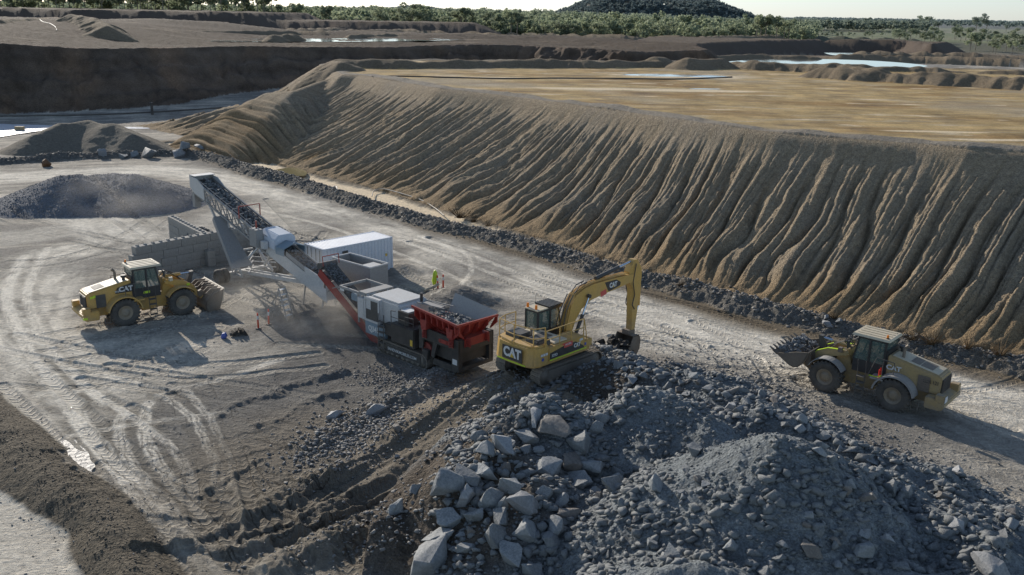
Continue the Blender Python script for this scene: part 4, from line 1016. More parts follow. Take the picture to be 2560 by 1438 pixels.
    up = [(.78, 1.95), (1.25, 3.15), (1.75, 4.25), (2.25, 4.95), (3.0, 5.38), (3.9, 5.5), (BT[0]+.08, BT[1]+.22)]
    dn = [(BT[0]+.15, BT[1]-.2), (BT[0]-.5, BT[1]-.42), (3.9, 4.72), (3.2, 4.45), (2.7, 3.95), (2.15, 3.0), (1.35, 1.6), (1.0, 1.5)]
    if EXC.get('up'): up, dn = EXC['up'], EXC['dn']
    b = MB()
    fullp = up+dn; nn = len(up); dnr = dn[::-1]
    for i in range(nn-1):
        j = int(i*(len(dnr)-1)/(nn-1)); j2 = int((i+1)*(len(dnr)-1)/(nn-1))
        pr = [up[i], up[i+1]]+[dnr[k] for k in range(j2, j-1, -1)]
        b.prism(pr, -bw, bw)
    boom = b.build('boom', YEL, t)
    bd = EXC['decal']; b = MB(); b.prism(bd, -bw-.006, -bw+.01); b.build('emblem_panel', BLK, boom)
    dc = EXC['decal_c']; cat_mark(boom, face_side(dc[0], -bw-.02, dc[1], -1, dc[2]), .34)
    b = MB(); b.prism([(dc[0]-1.05, dc[1]-.5), (dc[0]-.55, dc[1]-.42), (dc[0]-.6, dc[1]-.12), (dc[0]-1.1, dc[1]-.2)], -bw-.006, -bw+.01); b.build('sticker', STK, boom)
    b = MB()
    for k, y in enumerate((-.18, -.10, -.02, .06, .14)):
        o_ = .07+.03*(k % 2); b.tube([(u[0]-o_*.7 if i < 3 else u[0], y, u[1]+(o_ if i >= 2 else 0)) for i, u in enumerate(up[:-1])]+[(up[-1][0]-.5, y, up[-1][1]+.12)], .028)
    b.build('hydraulic_line', YEL, boom)
    b = MB()
    for y in (-.2, .0, .2): b.tube([(.7, y, 1.6), (.75, y*1.3, 2.4), (1.0, y, 3.1), (1.5, y, 3.85)], .03)
    for y in (-.15, .1): b.tube([(up[3][0], y, up[3][1]+.1), (up[3][0]+.3, y-.05, up[3][1]+.45), (up[4][0]+.3, y, up[4][1]+.30), (up[4][0]+.1, y, up[4][1]+.2)], .03)
    b.build('hoses', BLK, boom)
    for y in (-.42, .42):
        b = MB(); s0, s1 = Vector((1.5, y, 1.55)), Vector((EXC['rod'][0], y, EXC['rod'][1])); m_ = s0.lerp(s1, .55); b.cyl(s0, m_, .10); b.mi = 1; b.cyl(m_, s1, .055); b.mi = 0; b.cyl(s1+Vector((0, -.08, 0)), s1+Vector((0, .08, 0)), .11); b.build('boom_cylinder', [BLK, CHR], t)
    st = EXC['stick']; b = MB(); b.prism(st, -.20, .20); stick = b.build('stick', YEL, t, .01)
    b = MB(); s0, s1 = Vector((EXC['cyl'][0][0], 0, EXC['cyl'][0][1])), Vector((EXC['cyl'][1][0], 0, EXC['cyl'][1][1])); m_ = s0.lerp(s1, .6); b.cyl(s0, m_, .115); b.mi = 1; b.cyl(m_, s1, .065); b.build('stick_cylinder', [BLK, CHR], t)
    bx, bz = EXC['pin']
    b = MB(); b.cyl((EXC['bcyl'][0][0], 0, EXC['bcyl'][0][1]), (EXC['bcyl'][1][0], 0, EXC['bcyl'][1][1]), .09); b.mi = 1; b.cyl((EXC['bcyl'][1][0], 0, EXC['bcyl'][1][1]), (bx+.42, 0, bz+.42), .05); b.mi = 0
    b.bar((bx+.05, 0, bz+.55), (bx+.45, 0, bz+.42), .3, .12); b.bar((bx+.45, 0, bz+.42), (bx+.25, 0, bz-.1), .3, .1); b.build('bucket_cylinder', [YEL, CHR], stick)
    b = MB()
    for y in (-.26, .26): b.tube([(st[1][0]-.2, y, st[1][1]-.2), (BT[0]+.1, y*1.1, BT[1]-.3), (BT[0]+.35, y, BT[1]-1.1), (BT[0]+.2, y*.9, BT[1]-1.7), (BT[0]+.45, y*.9, BT[1]-2.0)], .03)
    b.build('hoses', BLK, stick)
    # digging bucket, curled back under the stick
    b = MB(); M = Matrix.Translation((bx, 0, bz)) @ Matrix.Rotation(-math.radians(EXC['brot']), 4, 'Y')
    bo_ = [(-.25, .05), (.28, .08), (.48, -.25), (.50, -.75), (.22, -1.2), (-.25, -1.38), (-.85, -1.25)]
    bi_ = [(-.83, -1.2), (-.25, -1.31), (.18, -1.14), (.43, -.73), (.41, -.27), (.22, .02), (-.25, .0)]
    for i in range(6): b.prism([bo_[i], bo_[i+1], bi_[5-i], bi_[6-i]], -.62, .62, M)
    for sg in (-1, 1): b.prism([(-.25, .05), (.28, .08), (.48, -.25), (.5, -.75), (.22, -1.2), (-.25, -1.38), (-.85, -1.25), (-.45, -.5)], sg*.62, sg*.585, M)
    for k in range(5): y = -.52+k*.26; b.prism([(-.78, -1.3), (-1.1, -1.12), (-.8, -1.19)], y-.05, y+.05, M)
    b.box(-.3, .35, -.22, .22, .05, .3, M); b.build('bucket', BUCK, t)
    b = MB(); rr = random.Random(8)
    for k in range(330):
        u = rr.random(); p = Vector((4.7+1.7*u, rr.gauss(0, .5), rr.uniform(-1.7, .35-.9*abs(u-.6)*2))); rocklump(b, p, rr.choice((.12, .16, .22, .3)), 800+k, 9)
    b.build('dug_soil', SOILM, t)
    return t
# ------------------------------------------------------------------ crusher, stacker, container and walls
def slab(b, p0, p1, w0, w1, th):
    """flat strip from p0 to p1 (x,z), lying across y0..y1"""
    dx, dz = p1[0]-p0[0], p1[1]-p0[1]; l = math.hypot(dx, dz); nx, nz = -dz/l*th, dx/l*th
    b.prism([p0, p1, (p1[0]+nx, p1[1]+nz), (p0[0]+nx, p0[1]+nz)], w0, w1)
def load_rocks(b, p0, p1, y0, y1, n, r, seed, heap=.15):
    rr = random.Random(seed)
    for k in range(n):
        u, v = rr.random(), rr.random(); hh = heap*(1-(2*v-1)**2)*rr.random()
        rocklump(b, (p0[0]+(p1[0]-p0[0])*u, y0+(y1-y0)*v, p0[1]+(p1[1]-p0[1])*u+hh), r*(.5+rr.random()**2*1.1), seed*1000+k, 9)
def heap_mesh(name, parent, mat, fn, x0, x1, y0, y1, nx, ny):
    b = MB(); vs = []
    for i in range(nx+1):
        for j in range(ny+1):
            x = x0+(x1-x0)*i/nx; y = y0+(y1-y0)*j/ny; vs.append((x, y, fn(x, y)))
    b.add(vs, [(i*(ny+1)+j, (i+1)*(ny+1)+j, (i+1)*(ny+1)+j+1, i*(ny+1)+j+1) for i in range(nx) for j in range(ny)]); return b.build(name, mat, parent)
def crusher(loc, rz):
    t = thing('jaw_crusher', 'mobile jaw crusher with red feed hopper, white engine canopy and black tracked chassis', 'crusher', loc, rz)
    for sg in (-1, 1):
        tr_ = track(t, -.75, sg*1.18, 4.2, .85, .5, frame=BLKD)
        if sg < 0:
            b = MB(); b.box(-1.55, 1.55, -.235, -.225, .26, .66); b.build('name_panel', BLK, tr_)
            lettering('lettering', 'SANDVIKMOBILES.COM', .235, LET, tr_, face_side(0, -.245, .46), sx=1.0)
    b = MB(); b.box(-3.4, 3.3, -.75, .75, .85, 1.35); b.box(-2.0, 1.6, -1.05, 1.05, 1.0, 1.25); b.build('chassis', BLK, t, .02)
    # power unit
    b = MB(); b.prism([(-4.1, 1.6), (-4.1, 2.95), (-3.95, 3.05), (-1.45, 3.05), (-1.25, 2.9), (-1.25, 1.75)], -1.05, 1.1); b.box(-4.12, -2.8, -1.32, -1.0, 1.6, 3.06); en = b.build('engine_canopy', WHT, t, .06)
    b = MB(); b.box(-3.9, -1.5, -.95, 1.0, 3.055, 3.13); b.build('canopy_top', CREAM if False else WHT, en, .03)
    b = MB(); b.box(-3.55, -2.95, -1.345, -1.31, 1.75, 2.9); b.box(-4.0, -3.55, -1.345, -1.31, 1.75, 2.35); b.build('canopy_door', BLKD, en)
    b = MB(); b.box(-4.13, -4.03, -1.36, -1.33, 1.62, 3.06); b.box(-2.9, -2.79, -1.36, -1.33, 1.62, 3.06); b.box(-4.02, -2.91, -1.36, -1.33, 2.95, 3.06); b.box(-4.02, -2.91, -1.36, -1.33, 1.62, 1.74); b.build('door_frame', WHT, en)
    b = MB(); b.box(-4.1, -2.3, -1.34, -1.15, .85, 1.6); skirt = b.build('skirt_panel', BLUS, t, .01)
    lettering('lettering', 'QJ341', .44, LET, skirt, face_side(-3.35, -1.352, 1.22), sx=.8, bold=.03)
    b = MB(); b.box(-3.3, 2.0, -1.0, 1.0, 1.25, 1.62); b.build('subframe', BLK, t, .02)
    # black tanks and service boxes on the near side
    b = MB(); b.box(-1.65, .35, -1.48, -.55, 1.0, 2.1); b.box(-2.3, -1.6, -1.40, -.6, 1.2, 1.9); b.build('tank', BLK, t, .05)
    b = MB(); b.box(-1.25, -.3, -1.25, -.5, 2.1, 2.85); b.box(-1.15, -.4, -1.3, -.55, 2.45, 2.5); b.build('control_box', BLK, t, .05)
    b = MB(); b.box(-1.1, -.45, -1.15, -.6, 2.86, 2.89); b.build('box_lid', LET, t)
    b = MB(); b.tube([(-1.6, -1.45, 2.1), (-1.6, -1.45, 2.8), (-1.2, -1.45, 2.85)], .025); b.tube([(-.4, -1.45, 2.1), (-.4, -1.45, 2.7), (.3, -1.45, 2.75), (.3, -1.45, 2.1)], .025); b.tube([(-1.6, -1.45, 2.45), (.3, -1.45, 2.45)], .02); b.build('handrail', BLK, t)
    b = MB()
    for k in range(6): b.box(-2.65, -2.2, -1.62, -1.42, .35+k*.32, .38+k*.32)
    for x in (-2.67, -2.18): b.tube([(x, -1.58, .2), (x, -1.5, 2.4)], .025)
    b.build('ladder', BLKD, t)
    b = MB(); b.box(.05, .25, -1.497, -1.485, 1.15, 1.5); b.build('warning_label', CATY, t)
    # jaw and feeder housing
    b = MB(); b.box(.3, 1.4, -.95, .95, 1.25, 2.7); b.build('jaw_housing', REDD, t, .04)
    b = MB(); W_ = [(.6, 1.15), (.6, 2.45), (3.75, 2.35), (3.75, .75), (3.55, .5), (1.7, .5), (1.55, .95), (1.35, 1.15)]
    for y0_, y1_ in ((-1.32, -1.22), (1.22, 1.32)):
        for q in (W_[:1]+[W_[1], (2.0, 2.40), (2.0, 1.75), (1.0, 1.75), (.9, 1.15)], [(2.0, 2.40), W_[2], (3.75, 1.75), (2.0, 1.75)], [(3.2, 1.75), (3.75, 1.75), W_[3], W_[4], (3.2, .5)], [(1.7, .5), (3.2, .5), (3.2, .85), (1.8, .85)], [(1.55, .95), (1.8, .85), (2.1, 1.75), (1.75, 1.75)]): b.prism(q, y0_, y1_)
    b.box(.7, 3.5, -1.0, 1.0, .9, 2.3)
    b.box(3.6, 3.75, -1.3, 1.3, 1.6, 2.3); b.box(3.6, 3.75, -1.3, 1.3, .55, .75); b.box(1.75, 3.5, -1.2, 1.2, .51, .62); b.box(3.45, 3.73, -1.21, -1.0, .64, 2.36); b.box(3.45, 3.73, 1.0, 1.21, .64, 2.36); b.prism([(1.05, .35), (1.3, .35), (1.45, 1.2), (.95, 1.2)], -1.42, -1.2); b.build('feeder_frame', BLK, t, .01)
    b = MB(); b.box(2.35, 2.95, -1.36, -1.32, 1.92, 2.14); b.cyl((2.35, -1.32, 2.03), (2.35, -1.36, 2.03), .11, n=16); b.cyl((2.95, -1.32, 2.03), (2.95, -1.36, 2.03), .11, n=16); b.build('access_cover', RED, t); b = MB(); b.cyl((1.0, -1.0, 1.1), (1.0, -1.12, 1.1), .42, n=20); b.build('flywheel', RED, t)
    b = MB(); b.box(3.3, 3.65, -1.335, -1.325, .95, 1.25); b.build('warning_label', LET, t)
    for x, y in ((1.15, -1.12), (3.3, -1.15), (3.86, .7), (3.86, -.7)):
        b = MB()
        pts = [(x+.12*math.cos(a*.9), y-.28*(y < -1)+.12*math.sin(a*.9), 1.9+.5*a/42) for a in range(43)]; b.tube(pts, .03, 5); b.build('spring', RED, t)
    # hopper
    hop = sub('feed_hopper', t)
    zt, zb = 3.45, 2.35; O = [(.3, -1.5), (3.85, -1.5), (3.85, 1.45), (.3, 1.45)]; I = [(.55, -.8), (3.3, -.8), (3.3, .8), (.55, .8)]
    zc = [3.55, 3.28, 3.20, 3.5]
    b = MB()
    for k in (0, 1, 2):
        j = (k+1) % 4; a, c = O[k], O[j]; e, g = I[j], I[k]
        mx = 1.35 if k == 2 else 1.0
        vo = [(a[0], a[1], zc[k]), (c[0], c[1], zc[j]), (e[0], e[1], zb), (g[0], g[1], zb)]
        if k == 2: vo = [(a[0], a[1]+.15, zc[k]+.12), (c[0]+.1, c[1]+.2, zc[j]+.12), (e[0], e[1], zb), (g[0], g[1], zb)]
        nrm = (Vector(vo[1])-Vector(vo[0])).cross(Vector(vo[3])-Vector(vo[0])).normalized()*.05
        if nrm.z < 0: nrm = -nrm
        vi = [tuple(Vector(p)+nrm) for p in vo]; vi2 = 0
        b.mi = 0 if k < 2 else 1; b.add(vo+vi, [(3, 2, 1, 0), (0, 1, 5, 4), (1, 2, 6, 5), (2, 3, 7, 6), (3, 0, 4, 7)]); b.mi = 1; b.add(vi, [(0, 1, 2, 3)])
    b.build('hopper_wall', [RED, GREY], hop)
    b = MB(); 
    for k in range(8):
        x = .5+k*.45; z = 3.53-.24*(k/7); b.prism([(-1.56, z-.03), (-1.53, z-.5), (-.92, zb), (-.84, zb), (-1.46, z-.03)], x, x+.06, axis='x')
    for k in range(5):
        y = -1.4+k*.7; b.prism([(3.92, 3.2), (3.9, 2.8), (3.42, zb), (3.34, zb), (3.84, 3.2)], y, y+.06)
    b.bar((.28, -1.53, 3.53), (3.9, -1.53, 3.26), .08, .12); b.bar((3.89, -1.55, 3.26), (3.89, 1.5, 3.18), .08, .12); b.box(.6, 3.3, -1.0, -.85, 2.2, 2.4); b.box(.6, 3.3, .85, 1.0, 2.2, 2.4); b.box(3.3, 3.8, -.9, .9, 1.9, 2.35)
    for x in (1.15, 3.2): b.prism([(x-.25, 2.95), (x+.3, 2.95), (x+.2, 2.4), (x-.15, 2.4)], -1.50, -1.0)
    b.build('hopper_rib', RED, hop)
    b = MB(); b.prism([(.5, 2.36), (3.3, 2.36), (3.3, 2.25), (.5, 2.25)], -.85, .85); b.build('feeder_pan', STEEL, hop)
    heap_mesh('ore', hop, ROCKM, lambda x, y: 2.62+.35*math.exp(-((x-2.2)/1.0)**2-((y+.1)/.8)**2)+.08*math.sin(x*5+y*3), .65, 3.4, -1.0, 1.0, 24, 14)
    b = MB(); load_rocks(b, (.8, 2.72), (3.3, 2.72), -1.0, 1.0, 420, .085, 5, .30); b.build('ore', ROCKM, hop)['label'] = 'broken dark ore heaped in the hopper'
    # main conveyor
    cv = sub('product_conveyor', t); p0, p1 = (-3.6, .35), (-9.45, 3.72)
    b = MB(); slab(b, p0, p1, -.5, .5, .05); b.build('conveyor_belt', BELT, cv)
    for sg in (-1, 1):
        b = MB(); slab(b, (p0[0], p0[1]-.25), (p1[0], p1[1]-.25), sg*.55, sg*.62, .55); b.build('side_plate', RED, cv)
    b = MB(); b.cyl((p1[0]-.05, -.62, p1[1]-.1), (p1[0]-.05, .62, p1[1]-.1), .22, n=16); b.build('head_drum', BLKD, cv)
    b = MB(); b.tube([(-9.1, -.6, 3.7), (-9.15, -.6, 4.3), (-9.15, .6, 4.3), (-9.1, .6, 3.7)], .03); b.build('guard_hoop', RED, cv)
    b = MB(); load_rocks(b, (-7.0, 2.36), p1, -.4, .4, 260, .065, 9, .16); b.build('ore', ROCKM, cv)
    for z_, u in ((.35, .3), (.55, .62)):
        x = p0[0]+(p1[0]-p0[0])*u; z = p0[1]+(p1[1]-p0[1])*u; b = MB(); b.box(x-.2, x+.2, -.635, -.622, z+.1, z+.28); b.build('warning_label', LET, cv)
    # magnet frame over the conveyor
    b = MB()
    for y in (-1.1, .9): b.box(-6.8, -4.3, y-.06, y+.06, 2.95, 3.1)
    for x in (-6.75, -5.0): b.box(x-.06, x+.06, -1.04, .84, 2.955, 3.095)
    for x, y in ((-5.0, -1.1), (-5.0, .9), (-4.3, -1.1), (-4.3, .9)): b.box(x-.06, x+.06, y-.05, y+.05, 1.2, 2.95)
    b.bar((-6.8, -1.1, 3.0), (-7.5, -1.1, 2.75), .1, .05); b.box(-4.9, -4.2, -1.15, .9, 3.1, 3.16); b.build('magnet_frame', GREY, t, .01)
    b = MB(); b.box(-6.4, -5.3, -.6, .6, 2.15, 2.6); b.build('magnet', BLUS, t, .05)
    b = MB(); b.box(-4.85, -4.25, -1.30, -.9, 1.6, 2.85); b.build('side_cabinet', WHT, t, .03)
    b = MB(); b.box(-1.2, .3, .5, 1.0, 2.9, 2.97); b.bar((-1.3, .2, 3.0), (.9, .3, 3.1), .05, .05); b.bar((-1.3, .9, 3.0), (.9, 1.0, 3.1), .05, .05); b.build('walkway', GREY, t)
    b = MB(); b.cyl((-1.0, .3, 3.1), (-1.0, .3, 3.6), .09); b.build('exhaust', BLK, t)
    return t
def stacker(loc, rz, L, zh):
    """tail at the origin, head L metres along +X at height zh"""
    t = thing('conveyor', 'long grey lattice stacker conveyor with rock on its belt and white hoods midway', 'conveyor', loc, rz)
    z0 = 1.9; sl_ = (zh-z0)/L
    def z(x): return z0+sl_*x
    W = .72
    b = MB(); slab(b, (0, z(0)), (L, z(L)), -.64, .64, .04); b.build('conveyor_belt', BELT, t)
    b = MB(); load_rocks(b, (.6, z(.6)+.05), (L-.2, z(L-.2)+.05), -.50, .50, 900, .095, 21, .30)
    b.build('ore', ROCKM, t)
    xs = L*.40
    b = MB(); b.prism([(.0, z(0)+.12), (xs+.3, z(xs)+.15), (xs+.3, z(xs)-.75), (.0, z(0)-.75)], -W-.05, -W); b.prism([(.0, z(0)+.12), (xs+.3, z(xs)+.15), (xs+.3, z(xs)-.75), (0, z(0)-.75)], W, W+.05); b.build('side_plate', WHT, t)
    b = MB(); N = 13
    for sg in (-1, 1):
        for dz in (.1, -.85): b.bar((xs, sg*(W+.02), z(xs)+dz), (L, sg*(W+.02), z(L)+dz), .11, .13)
        for k in range(N):
            xa, xb = xs+(L-xs)*k/N, xs+(L-xs)*(k+1)/N
            b.bar((xa, sg*(W+.02), z(xa)-.85), (xb, sg*(W+.02), z(xb)+.1), .06, .06); b.bar((xa, sg*(W+.02), z(xa)-.85), (xa, sg*(W+.02), z(xa)+.1), .05, .05)
    for k in range(N+1):
        xa = xs+(L-xs)*k/N; b.bar((xa, -W, z(xa)-.85), (xa, W, z(xa)-.85), .05, .05)
    b.build('truss', GREY, t)
    b = MB()
    for k in range(12):
        xa = xs+.3+(L-xs-.8)*k/11
        b.tube([(xa, W, z(xa)+.1), (xa, W+.05, z(xa)+.35), (xa+.15, .30, z(xa)+.32)], .026)
    b.tube([(xs, W+.06, z(xs)+.42), (L-.4, W+.06, z(L-.4)+.42)], .02)
    b.build('guard_bracket', GREY, t)
    # head
    b = MB()
    for sg in (-1, 1): b.prism([(L-1.6, z(L-1.6)-.75), (L-1.6, z(L-1.6)+.2), (L-.7, z(L)+.25), (L+.45, z(L)+.35), (L+.5, z(L)-.5), (L-.2, z(L)-.9)], sg*(W+.1), sg*(W+.04))
    b.box(L-.35, L+.5, -W-.1, W+.1, z(L)+.37, z(L)+.42); b.box(L+.45, L+.5, -W-.1, W+.1, z(L)-.3, z(L)+.42); b.build('head_hood', WHT, t, .005)
    b = MB(); b.cyl((L, -W, z(L)-.22), (L, W, z(L)-.22), .26, n=16); b.build('head_drum', BLKD, t)
    b = MB(); b.prism([(L-.2, z(L)-1.6), (L+.5, z(L)-1.55), (L+.35, z(L)-.75), (L-.9, z(L)-.9)], .35, .3); b.box(L+.05, L+.45, .30, .75, z(L)-2.0, z(L)-.8); b.build('scraper_plate', GREY, t)
    b = MB(); xr_ = xs+3.6; b.tube([(xr_, -W-.1, z(xr_)+.1), (xr_, -W-.1, z(xr_)+.95), (xr_, W+.1, z(xr_)+.95), (xr_, W+.1, z(xr_)+.1)], .04); b.build('guard_hoop', REDD, t)
    # white hoods and control cabinet
    x1 = 5.9
    b = MB(); pr = [(-.80, -.1), (-.80, .62), (-.5, .92), (.5, .92), (.80, .62), (.80, -.1)]
    b.prism(pr, 0, 1.9, axis='x', M=Matrix.Translation((x1, 0, z(x1)+.0)) @ Matrix.Rotation(-math.atan(sl_)*.4, 4, 'Y')); hd = b.build('belt_hood', CANV, t, .05)
    b = MB(); pr = [(-.84, 0), (-.84, .5), (0, .8), (.84, .5), (.84, 0), (.78, 0), (.78, .46), (0, .74), (-.78, .46), (-.78, 0)]
    for a_, c_ in ((0, 1), (1, 2), (2, 3), (3, 4)):
        q = [pr[a_], pr[c_], pr[9-a_], pr[9-c_]]; q = [pr[a_], pr[c_], pr[8-a_+1 if 9-c_ < 0 else 9-c_], pr[9-a_]]
        b.prism(q, 0, 1.0, axis='x', M=Matrix.Translation((x1-1.15, 0, z(x1-1.15)+.05)))
    b.build('inspection_hood', BLUS, t)
    b = MB(); b.box(x1+1.3, x1+2.2, .84, 1.4, z(x1)-.05, z(x1)+1.15); b.build('control_cabinet', GREY, t, .03)
    b = MB(); b.box(x1+.7, x1+1.15, .85, 1.2, z(x1)-.1, z(x1)+.45); b.build('side_lamp', WHT, t, .03)
    b = MB(); b.cyl((x1+1.9, 1.0, z(x1)+1.15), (x1+1.9, 1.0, z(x1)+1.65), .06); b.build('warning_lamp', REDD, t)
    b = MB(); b.prism([(.3, z(.3)+.1), (2.4, z(2.4)+.1), (2.4, z(2.4)+.5), (.3, z(.3)+.7)], -.78, -.72); b.prism([(.3, z(.3)+.1), (2.4, z(2.4)+.1), (2.4, z(2.4)+.5), (.3, z(.3)+.7)], .72, .78)
    b.box(.0, .08, -.75, .75, z(0)-.6, z(0)+.6); b.build('feed_skirt', WHT, t)
    b = MB(); b.prism([(2.5, z(2.5)+.12), (x1-1.2, z(x1-1.2)+.12), (x1-1.2, z(x1-1.2)+.4), (2.5, z(2.5)+.4)], .66, .70); b.build('feed_skirt', GREY, t)
    # undercarriage
    xa = 9.5; xw = 11.9; cy = -.5
    ax = sub('undercarriage', t)
    b = MB(); b.box(xw-.16, xw+.16, cy-2.3, cy+2.3, .42, .72)
    for sg in (-1, 1):
        b.bar((xw-1.2, cy+sg*1.2, .6), (L-1.5, sg*.62, z(L-1.5)-.6), .13, .13); b.bar((xw, cy+sg*1.2, .6), (xa-1.6, sg*.6, z(xa-1.6)-.6), .12, .12); b.bar((xw-.2, cy+sg*1.2, .7), (L-4.5, sg*.6, z(L-4.5)-.6), .10, .10)
        b.bar((xw-1.2, cy+sg*1.2, .55), (xw, cy+sg*1.2, .6), .12, .12)
        for q in range(4): b.bar((xw-1.9+q*.0, cy+sg*1.1, 1.0+q*.35), (xw-.3, cy-sg*.2, 1.0+q*.35), .05, .05)
    b.bar((xw+.6, -1.2, 2.0), (xw+.6, .9, 2.0), .1, .1); b.prism([(2.6, z(2.6)-.7), (xw, .75), (xw, .5), (2.6, z(2.6)-.95)], -.3, -.2); b.prism([(2.6, z(2.6)-.7), (xw, .75), (xw, .5), (2.6, z(2.6)-.95)], .2, .3)
    b.build('frame', WHT, ax)
    for sg in (-1, 1):
        for yy in (1.95, 2.4): 
            wb = MB(); wb.lathe([(-.2, .25), (-.22, .42), (-.12, .53), (.12, .53), (.22, .42), (.2, .25), (.1, .22), (.1, .001)], (xw, cy+sg*yy, .53), n=24); wb.lathe([(-.1, .22), (-.1, .001)], (xw, cy+sg*yy, .53), n=24)
            wb.build('wheel', TYRE, ax)
    # dust chute hanging below the truss on the near side
    b = MB(); x2 = L*.80
    P0, P1 = Vector((13.3, .55, 4.55)), Vector((9.3, .75, 1.7))
    d = (P1-P0).normalized(); wv = Vector((0, 1, 0)); up_ = d.cross(wv).normalized()
    for (ya, yb, h0, h1) in ((-.05, 1.0, 0, .04), (-.09, -.05, 0, .35), (1.0, 1.04, 0, .35)):
        wa = lambda p, yy, hh: p+wv*yy-up_*hh*(-1)
        vs = [wa(P0, ya*.7, h0), wa(P0, yb*.7, h0), wa(P1, yb*1.3, h0), wa(P1, ya*1.3, h0), wa(P0, ya*.7, h1), wa(P0, yb*.7, h1), wa(P1, yb*1.3, h1), wa(P1, ya*1.3, h1)]
        b.add(vs, [(0, 1, 2, 3), (7, 6, 5, 4), (0, 4, 5, 1), (1, 5, 6, 2), (2, 6, 7, 3), (3, 7, 4, 0)])
    b.build('dust_chute', GREY, t)
    # tail legs
    b = MB()
    for sg in (-1, 1):
        b.bar((.6, sg*.6, z(.6)-.7), (.5, sg*.9, 0), .09, .09); b.bar((2.6, sg*.6, z(2.6)-.7), (2.7, sg*.9, 0), .08, .08)
    b.build('leg', GREY, t)
    return t
def container(loc, rz):
    t = thing('shipping_container', 'white corrugated steel shipping container standing behind the crusher', 'container', loc, rz)
    L_, W_, H_ = 6.06, 2.44, 2.70
    def corr(n, length, amp):
        pts = []; p = length/n
        for k in range(n):
            x = k*p; pts += [(x, 0), (x+p*.34, 0), (x+p*.5, amp), (x+p*.84, amp)]
        return pts+[(length, 0)]
    b = MB()
    for y, s in ((-W_/2, 1), (W_/2, -1)):
        P_ = corr(20, L_-.24, .045)
        for (xa, ya), (xb, yb) in zip(P_[:-1], P_[1:]):
            b.add([(xa-L_/2+.12, y+s*(ya+.02), .18), (xb-L_/2+.12, y+s*(yb+.02), .18), (xb-L_/2+.12, y+s*(yb+.02), H_-.1), (xa-L_/2+.12, y+s*(ya+.02), H_-.1)], [(0, 1, 2, 3)])
    P_ = corr(8, W_-.24, .045)
    for (xa, ya), (xb, yb) in zip(P_[:-1], P_[1:]):
        b.add([(L_/2-ya-.02, xa-W_/2+.12, .18), (L_/2-yb-.02, xb-W_/2+.12, .18), (L_/2-yb-.02, xb-W_/2+.12, H_-.1), (L_/2-ya-.02, xa-W_/2+.12, H_-.1)], [(0, 1, 2, 3)])
    b.build('wall', WHTC, t)
    b = MB(); P_ = corr(26, L_-.24, .025)
    for (xa, ya), (xb, yb) in zip(P_[:-1], P_[1:]):
        b.add([(xa-L_/2+.12, -W_/2+.06, H_-.03-ya), (xb-L_/2+.12, -W_/2+.06, H_-.03-yb), (xb-L_/2+.12, W_/2-.06, H_-.03-yb), (xa-L_/2+.12, W_/2-.06, H_-.03-ya)], [(0, 1, 2, 3)])
    b.build('roof', WHTC, t)
    b = MB()
    for x in (-L_/2, L_/2-.12):
        for y in (-W_/2, W_/2-.12): b.box(x, x+.12, y, y+.12, 0, H_)
    for y in (-W_/2+.005, W_/2-.105): b.box(-L_/2+.12, L_/2-.12, y, y+.1, H_-.12, H_-.02); b.box(-L_/2+.12, L_/2-.12, y, y+.1, .02, .18)
    for x in (-L_/2+.005, L_/2-.105):
        b.box(x, x+.1, -W_/2+.12, W_/2-.12, H_-.12, H_-.02); b.box(x, x+.1, -W_/2+.12, W_/2-.12, .02, .18)
    b.build('frame', WHTC, t)
    for sg in (-1, 1):
        b = MB(); b.box(-L_/2+.03, -L_/2+.07, min(0, sg*1.08)+.01, max(0, sg*1.08)-.01, .19, H_-.13); d = b.build('door', WHTC, t, .01)
        b = MB()
        for y in (.3, .8): b.cyl((-L_/2-.01, sg*y, .2), (-L_/2-.01, sg*y, H_-.15), .02, n=8); b.box(-L_/2-.03, -L_/2+.03, sg*y-.05, sg*y+.05, .95, 1.05)
        b.build('locking_bar', BLKD, d)
    b = MB(); b.box(-1.4, -.95, -W_/2-.03, -W_/2+.02, 1.95, 2.3); b.build('vent', BLKD, t)
    b = MB(); b.box(2.35, 2.5, -W_/2-.012, -W_/2+.02, 1.3, 1.5); b.build('warning_label', CATY, t)
    lettering('lettering', 'ROYAL WOLF', .16, BLKD, t, Matrix.Translation((-L_/2+.025, -.45, 2.35)) @ Matrix.Rotation(math.radians(-90), 4, 'Z') @ Matrix.Rotation(math.radians(90), 4, 'X')) if False else None
    return t
